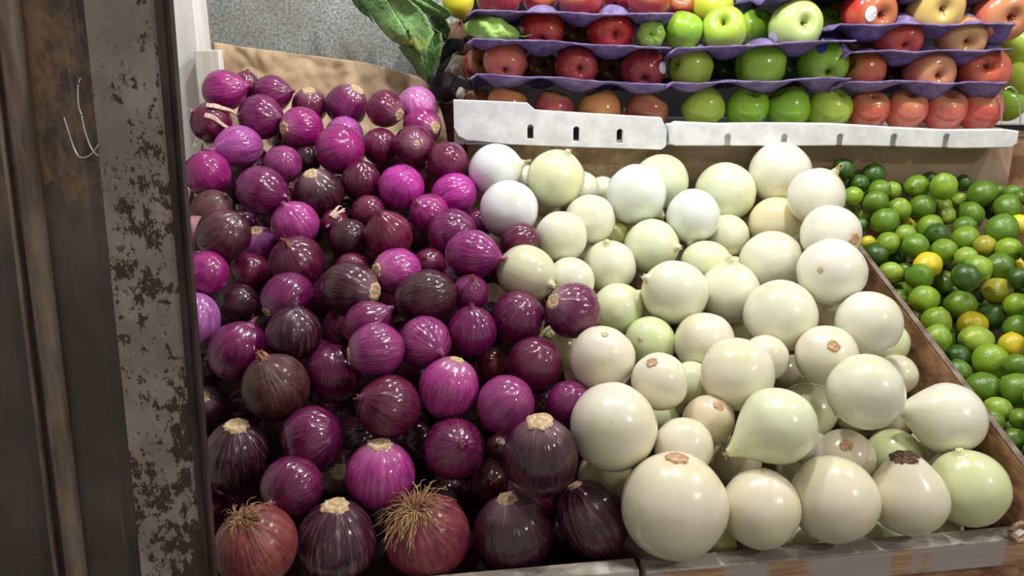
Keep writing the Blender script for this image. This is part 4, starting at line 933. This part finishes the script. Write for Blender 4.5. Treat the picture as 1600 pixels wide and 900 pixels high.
def tray(name, label, x0, x1, lip0, lip1, cups, mat=None, droop=24, Yf=1.245, depth=.30, grp=None, back=None, wav=0):
    A_, B_ = onY(x0, lip0, Yf), onY(x1, lip1, Yf); nx, ny = 110, 44; V = []
    cs = []; near_ap = []
    for p, Rr in AP:
        lz = A_[2]+(B_[2]-A_[2])*np.clip((p[0]-A_[0])/(B_[0]-A_[0]), 0, 1)
        if A_[0]-.02 < p[0] < B_[0]+.02: near_ap.append((p, Rr*1.02, p[2] > lz-.006))
    for cx in cups: cs.append((onY(cx, (lip0+lip1)/2, YA)[0], YA, .043, droop*1.0/1000))
    xs = sorted(c[0] for c in cs); mids = [(xs[i]+xs[i+1])/2 for i in range(len(xs)-1)]+([xs[-1]+.05] if xs else [])
    for m_ in mids: cs.append((m_, YA+.105, .043, droop/1000))
    for c in list(cs[:len(cups)]): cs.append((c[0], YA+.21, .043, droop/1000))
    for j in range(ny):
        for i in range(nx):
            s = i/(nx-1); x = A_[0]+(B_[0]-A_[0])*s; z = A_[2]+(B_[2]-A_[2])*s; y = Yf+depth*j/(ny-1)
            q = Vector((x*14, y*14, lip0*.1)); h = 0
            for cx, cy, cr, cd in cs:
                dd = math.hypot(x-cx, (y-cy)*1.0)/cr
                if dd < 1.35: h = max(h, cd*(math.cos(min(dd, 1.35)/1.35*math.pi)+1)/2*.8)
            z += -h+.0035*mnoise.noise(q)+.0012*mnoise.noise(q*5)
            for p, Rr, above in near_ap:
                dd = math.hypot(x-p[0], y-p[1])
                if dd < Rr:
                    hh = math.sqrt(Rr*Rr-dd*dd)
                    if above: z = min(z, p[2]-hh)
                    elif p[2]+hh > z-.03: z = max(z, p[2]+hh+.003) if p[2]+hh-z < .022 else z
            y2 = y+(.006*mnoise.noise(Vector((x*16, 0, lip0*.37))) if j < 3 else 0)
            if i < 4: z += -.004*(4-i)*.5+.002*mnoise.noise(Vector((y*60, 0, 0)))
            V.append((x, y2, z))
    Za = np.array([v[2] for v in V]).reshape(ny, nx)
    for _ in range(2): Zb = Za.copy(); Zb[1:-1, 1:-1] = (Za[1:-1, 1:-1]*2+Za[:-2, 1:-1]+Za[2:, 1:-1]+Za[1:-1, :-2]+Za[1:-1, 2:])/6; Za = Zb
    V = [list(v[:2])+[z_] for v, z_ in zip(V, Za.ravel())]
    for v in V:
        for p, Rr, above in near_ap:
            dd = math.hypot(v[0]-p[0], v[1]-p[1])
            if above and dd < Rr: v[2] = min(v[2], p[2]-math.sqrt(Rr*Rr-dd*dd)-.0005)
    Fc = [(j*nx+i, j*nx+i+1, (j+1)*nx+i+1, (j+1)*nx+i) for j in range(ny-1) for i in range(nx-1)]
    o = mesh_obj(name, V, Fc, mat or M['tray']); sm = o.modifiers.new('s', 'SOLIDIFY'); sm.thickness = .0028; sm.offset = -1; tag(o, label, 'tray'); return o
tray('pulp_tray', 'purple pulp tray just above the left foam box', 733, 1047, 115, 131, [789, 901, 1005])
tray('pulp_tray', 'purple pulp tray under the deep red apples and leafy fruit', 728, 1048, 56, 75, [770, 847, 954])
tray('pulp_tray', 'topmost purple pulp tray of the left apple stack', 728, 1052, 16, 22, [779, 909, 1015], droop=20)
tray('pulp_tray', 'purple pulp tray just above the four green apples of the long foam box', 1041, 1330, 128, 122, [1080, 1188, 1287], Yf=1.24)
tray('pulp_tray', 'purple pulp tray under the stickered pale green apple', 1046, 1338, 75, 60, [1067, 1132, 1241], Yf=1.24)
tray('pulp_tray', 'purple pulp tray just above the four coral apples', 1306, 1574, 127, 127, [1352, 1449, 1536], Yf=1.25)
tray('pulp_tray', 'dark purple pulp tray under the peach coloured apple, right stack', 1318, 1582, 79, 78, [1404, 1499], M['tray'], Yf=1.25)
tray('pulp_tray', 'purple pulp tray under the red apple with the white sticker', 1300, 1588, 38, 34, [1356, 1459, 1561], Yf=1.25, droop=22)
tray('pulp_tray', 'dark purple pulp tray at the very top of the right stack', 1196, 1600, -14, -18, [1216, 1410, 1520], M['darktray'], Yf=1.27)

# foam boxes
def foam(name, label, outline_front, slots, x0, x1, zb, depthy=.36, Yf=1.238, cut=.009):
    root = empty(name, (x0, Yf, zb)); tag(root, label, 'foam box')
    def P(bm, nm):
        o = bm.obj(nm, M['styro']); o.parent = root; o.matrix_parent_inverse = Matrix.Translation(-root.location); bevel(o, .003, 3); return o
    # front wall split round its slots
    pts = outline_front; TH = .016
    b = MB(); b.prism([(x, Yf, z) for x, z in pts], [(x, Yf+TH, z) for x, z in pts]); o = P(b, 'front_wall')
    if slots:
        cb = MB()
        for sx, z0, z1 in slots:
            cb.prism([(sx-.0045, Yf-.01, z0), (sx+.0045, Yf-.01, z0), (sx+.0045, Yf-.01, z1-.003), (sx+.002, Yf-.01, z1), (sx-.002, Yf-.01, z1), (sx-.0045, Yf-.01, z1-.003)],
                     [(sx-.0045, Yf+cut, z0), (sx+.0045, Yf+cut, z0), (sx+.0045, Yf+cut, z1-.003), (sx+.002, Yf+cut, z1), (sx-.002, Yf+cut, z1), (sx-.0045, Yf+cut, z1-.003)])
        c = cb.obj('cutter', None); dm = o.modifiers.new('cut', 'BOOLEAN'); dm.object = c; dm.operation = 'DIFFERENCE'; dm.solver = 'EXACT'
        o.modifiers.move(1, 0)
        bpy.context.view_layer.update(); dg = bpy.context.evaluated_depsgraph_get(); me = bpy.data.meshes.new_from_object(o.evaluated_get(dg)); o.modifiers.clear(); o.data = me; me.polygons.foreach_set('use_smooth', [False]*len(me.polygons))
        bpy.data.objects.remove(c)
    zt = pts[-1][1]
    b = MB(); b.prism([(x0, Yf+TH, zb), (x0, Yf+depthy, zb), (x0, Yf+depthy, zb+.018), (x0, Yf+TH, zt-.004)], [(x0+TH, Yf+TH, zb), (x0+TH, Yf+depthy, zb), (x0+TH, Yf+depthy, zb+.018), (x0+TH, Yf+TH, zt-.004)]); P(b, 'side_wall')
    b = MB(); b.box(x1-TH, x1, Yf+TH, Yf+depthy, zb, zt-.032); P(b, 'side_wall')
    b = MB(); b.box(x0+TH, x1-TH, Yf+depthy-TH, Yf+depthy, zb, zb+.018); P(b, 'back_wall')
    b = MB(); b.box(x0+TH, x1-TH, Yf+TH, Yf+depthy-TH, zb, zb+.004); P(b, 'base')
    return root
q = lambda x, y: (onY(x, y, 1.238)[0], onY(x, y, 1.238)[2])
zb = ZS
L = [(709, 200), (716, 213), (728, 219), (800, 226), (900, 230), (1000, 233), (1034, 234), (1041, 228), (1042, 204), (1034, 184), (1000, 182), (900, 176), (836, 172), (824, 161), (760, 158), (708, 156)]
foam('foam_box', 'white foam box with three slots, under the left apples', [q(*p) for p in L], [(q(830, 0)[0]+.0, q(0, 217)[1], q(0, 195)[1]), (q(905, 0)[0], q(0, 221)[1], q(0, 198)[1]), (q(976, 0)[0], q(0, 223)[1], q(0, 202)[1])], q(708, 180)[0], q(1040, 180)[0], ZS, cut=.03)
Rp = [(1044, 196), (1046, 225), (1056, 228), (1200, 228), (1350, 228), (1500, 232), (1580, 231), (1590, 224), (1593, 205), (1570, 202), (1480, 203), (1400, 199), (1300, 193), (1200, 192), (1120, 193), (1056, 190)]
Rp = [(x, y) for x, y in Rp]
foam('foam_box', 'long white foam box holding green and coral apples', [q(*p) for p in Rp], [(q(x, 0)[0], q(0, 236)[1], q(0, 210)[1]) for x in (1153, 1246, 1337, 1425, 1511)], q(1045, 180)[0], q(1592, 180)[0], ZS, .36)
b = MB(); x0 = onY(1566, 190, 1.45)[0]; z0 = onY(1566, 205, 1.45)[2]; b.box(x0, x0+.2, 1.62, 1.70, ZS, z0+.03)
tag(bevel(b.obj('foam_box', M['styro']), .004), 'far white foam box corner beyond the wire loop at right', 'foam box')
# wire loop
b = MB(); b.tube(spline([onY(1565, 195, 1.262), onY(1565, 160, 1.262), onY(1569, 142, 1.262), onY(1579, 136, 1.262), onY(1589, 146, 1.262), onY(1594, 178, 1.262), onY(1594, 196, 1.262)], 6), .0012, 8)
tag(b.obj('wire_loop', M['wire'], smooth=True), 'thin bent wire loop at the right end of the long foam box', 'wire')
# small green husk fruits between apples
def small_fruit():
    V, Fc = lathe(spline([(0, -.8), (.3, -.78), (.75, -.55), (1, -.05), (.9, .5), (.5, .8), (.15, .78), (0, .70)], 3), 30); V = V.copy()
    for i in range(len(V)):
        a = math.atan2(V[i][1], V[i][0]); V[i] = V[i]*(1+.03*math.cos(8*a))
    o = mesh_obj('green_tomatillo', V, Fc, M['gapple'], color=(.26, .48, .06)); p = onY(1017, 54, 1.275); orient(o, p, .0215, 1, .0, .05, False, 0); tag(o, 'small ribbed green fruit between a red and a green apple', 'tomatillo')
    b = MB(); b.tube([(0, 0, .66), (0, 0, .80)], .06, 8); b.obj('stem_scar', M['stem'], o, True)
small_fruit()
def husk_fruit():
    ctr = onY(768, 44, 1.272); n, m = 26, 20; V = []
    for i in range(n+1):
        s = i/n; x = -.040+.082*s; prof = .0185*(math.sin(math.pi*min(1, s*.92+.06))**.7)
        for k in range(m):
            a = 2*math.pi*k/m; rr = prof*(1+.22*abs(math.cos(2.5*a+30*x))+.30*mnoise.noise(Vector((x*70, math.cos(a)*1.6, math.sin(a)*1.6)))); V.append((x, rr*math.cos(a)*1.0, rr*math.sin(a)-.010*s*s))
    Fc = [(i*m+k, i*m+(k+1) % m, (i+1)*m+(k+1) % m, (i+1)*m+k) for i in range(n) for k in range(m)]+[tuple(range(m)), tuple(n*m+k for k in range(m))[::-1]]
    o = mesh_obj('husked_tomatillo', V, Fc, M['limeleaf']); o.location = ctr; tag(o, 'leafy bright green husked fruit at the left of the middle tray', 'tomatillo')
    b = MB(); b.tube(spline([(.040, 0, -.010), (.050, -.002, -.012), (.064, -.002, -.008)], 3), .0014, 6); b.obj('stalk', M['limeleaf'], o, True)
husk_fruit()
# yellow fruit far left of the apples
V, Fc = lathe(spline([(0, -1.12), (.12, -1.08), (.35, -.92), (.8, -.5), (1, 0), (.8, .55), (.35, .93), (.12, 1.08), (0, 1.12)], 3), 28)
o = mesh_obj('lemon', V, Fc, M['yellow']); orient(o, onY(716, 2, 1.42), .027, 1.1, -.3, .9, False, 0); tag(o, 'yellow fruit at the top left of the apple stack', 'lemon')
# clear grey blue holder between the stacks
b = MB(); b.tube([onY(1162, 22, 1.46), onY(1162, -30, 1.46)], .014, 14); tag(b.obj('plastic_holder', M['tube'], smooth=True), 'grey-blue plastic tube standing between the apple stacks', 'tube')

# ------------------------------------------------------------------ leafy greens, beet and clutter at the top
def leaf(outline, d, name, mat, parent, curl, seed, rib):
    # outline in photo pixels, filled as a fan grid about its rib, bent in depth
    O = [np.array(p, float) for p in outline]; n = len(O); V = []; m = 8; R0, R1 = np.array(rib[0], float), np.array(rib[1], float)
    dd = []
    for k in range(n):
        t = np.clip(np.dot(O[k]-R0, R1-R0)/np.dot(R1-R0, R1-R0), .04, .96); c = R0+(R1-R0)*t
        for j in range(m+1):
            s = j/m; px = c*(1-s)+O[k]*s; q = Vector((px[0]*.03, px[1]*.03, seed)); dep = d+curl*s*s*(1 if np.cross(R1-R0, O[k]-R0) > 0 else -.6)+.012*mnoise.noise(q)*(.4+s)+.005*mnoise.noise(q*3)*s
            V.append(at(px[0], px[1], dep))
    Fc = [(k*(m+1)+j, k*(m+1)+j+1, ((k+1) % n)*(m+1)+j+1, ((k+1) % n)*(m+1)+j) for k in range(n) for j in range(m)]
    o = mesh_obj(name, V, Fc, mat); o.parent = parent; o.matrix_parent_inverse = Matrix.Translation(-parent.location); sm = o.modifiers.new('s', 'SOLIDIFY'); sm.thickness = .0012
    b = MB(); b.tube([at(*(R0+(R1-R0)*t), d-.003+.0) for t in np.linspace(0, .93, 10)], [.0042*(1-.8*t) for t in np.linspace(0, 1, 10)], 6); r = b.obj('leaf_rib', M['leafstem']); r.parent = o; r.matrix_parent_inverse = Matrix.Translation(-parent.location)
    return o
zz = lambda L: [(540+x/4.5, y/4.5) for x, y in L]
lg = empty('leafy_greens', Vector(at(620, -20, 1.30))); tag(lg, 'bunch of wilting green leaves hanging in front of the grey slab', 'vegetable')
leaf(zz([(40, -60), (95, 0), (150, 60), (168, 95), (205, 150), (240, 200), (285, 248), (330, 290), (385, 318), (437, 336), (430, 270), (452, 205), (460, 250), (455, 305), (490, 350), (525, 385), (560, 398), (575, 330), (600, 270), (622, 232), (590, 180), (560, 110), (510, 50), (440, 0), (380, -60)]), 1.31, 'leaf', M['leaf'], lg, .03, 1, zz([(260, -50), (520, 370)]))
leaf(zz([(370, 330), (420, 400), (480, 470), (500, 520), (545, 550), (583, 602), (600, 540), (640, 470), (668, 400), (684, 300), (670, 230), (600, 190), (520, 240), (430, 290)]), 1.335, 'leaf', M['darkleaf'], lg, .02, 5, zz([(520, 230), (580, 580)]))
leaf(zz([(430, -30), (480, 45), (540, 90), (600, 110), (650, 130), (700, 140), (745, 110), (720, 70), (650, 30), (590, -10), (540, -50)]), 1.325, 'leaf', M['leaf'], lg, .02, 8, zz([(480, -30), (720, 110)]))
leaf(zz([(560, 90), (600, 170), (640, 230), (690, 300), (720, 250), (740, 210), (710, 150), (650, 100), (600, 70)]), 1.35, 'leaf', M['darkleaf'], lg, .02, 11, zz([(580, 90), (710, 270)]))
leaf(zz([(-10, -60), (40, 0), (80, 60), (120, 100), (160, 120), (200, 170), (150, 60), (100, -20), (80, -70)]), 1.345, 'leaf', M['darkleaf'], lg, .01, 14, zz([(30, -60), (170, 120)]))
V, Fc = lathe(spline([(0, -1), (.4, -.93), (.85, -.55), (1, 0), (.85, .5), (.45, .85), (.2, 1.0), (.1, 1.2), (0, 1.22)], 3), 32)
for i in range(len(V)): V[i] = V[i]*(1+.04*mnoise.noise(Vector(V[i])*2))
o = mesh_obj('dark_purple_vegetable', V, Fc, M['beet']); orient(o, at(694, 136, 1.375), .0265, 1.0, -.2, -.9, False, 0); tag(o, 'dark purple round vegetable between leaf tip and white foam box', 'vegetable')
b = MB(); P = [(678, 120), (686, 100), (690, 75), (700, 60), (715, 60), (726, 66), (724, 78), (708, 84), (702, 98), (694, 112)]
O = [at(x, y, 1.36+.006*math.sin(i)) for i, (x, y) in enumerate(P)]; b.prism(O, [p+np.array([0, .006, .001]) for p in O])
tag(bevel(b.obj('plastic_scrap', M['black']), .002), 'crumpled black plastic scrap beside the leafy greens', 'plastic')
b = MB(); P = [(716, 118), (726, 122), (735, 128), (740, 140), (728, 140), (718, 135), (710, 150), (704, 140)]
O = [at(x, y, 1.30) for x, y in P]; b.prism(O, [p+np.array([0, .006, .001]) for p in O])
tag(bevel(b.obj('plastic_scrap', M['black']), .002), 'black plastic scrap right of the dark purple vegetable', 'plastic')
def garlic(x, y, d, r, lab, mat):
    V, Fc = lathe(spline([(0, -.8), (.5, -.78), (.95, -.4), (1, 0), (.8, .4), (.4, .75), (.15, 1.0), (.1, 1.3), (0, 1.32)], 3), 32)
    V = np.array([v*(1+.07*math.cos(7*math.atan2(v[1], v[0]))*(1-abs(v[2])*.5)) for v in V]); o = mesh_obj('garlic_bulb' if mat == 'garlic' else 'brown_root', V, Fc, M[mat]); orient(o, at(x, y, d), r, 1, .3, .6, False, 1)
    tag(o, lab, 'garlic' if mat == 'garlic' else 'root vegetable')
garlic(722, 104, 1.42, .022, 'pale papery garlic bulb left of the lowest apple tray', 'garlic')
garlic(712, 50, 1.44, .024, 'brown knobbly root left of the middle apple tray', 'bark')
garlic(722, 72, 1.46, .022, 'dark brown root beneath another, left of the apple trays', 'bark')
garlic(680, 6, 1.44, .026, 'brown root behind the top leaf', 'bark')
garlic(690, 40, 1.46, .02, 'pale bulb in the gap beside the leafy greens', 'garlic')
garlic(724, 143, 1.37, .015, 'small pale bulb near the foam box corner', 'garlic')
b = MB(); b.box(-.22, -.06, 1.44, 1.75, Z(-.2), onY(700, 158, 1.42)[2]-.005); tag(b.obj('side_crate', M['bark']), 'dark brown crate in the gap left of the foam box', 'crate')
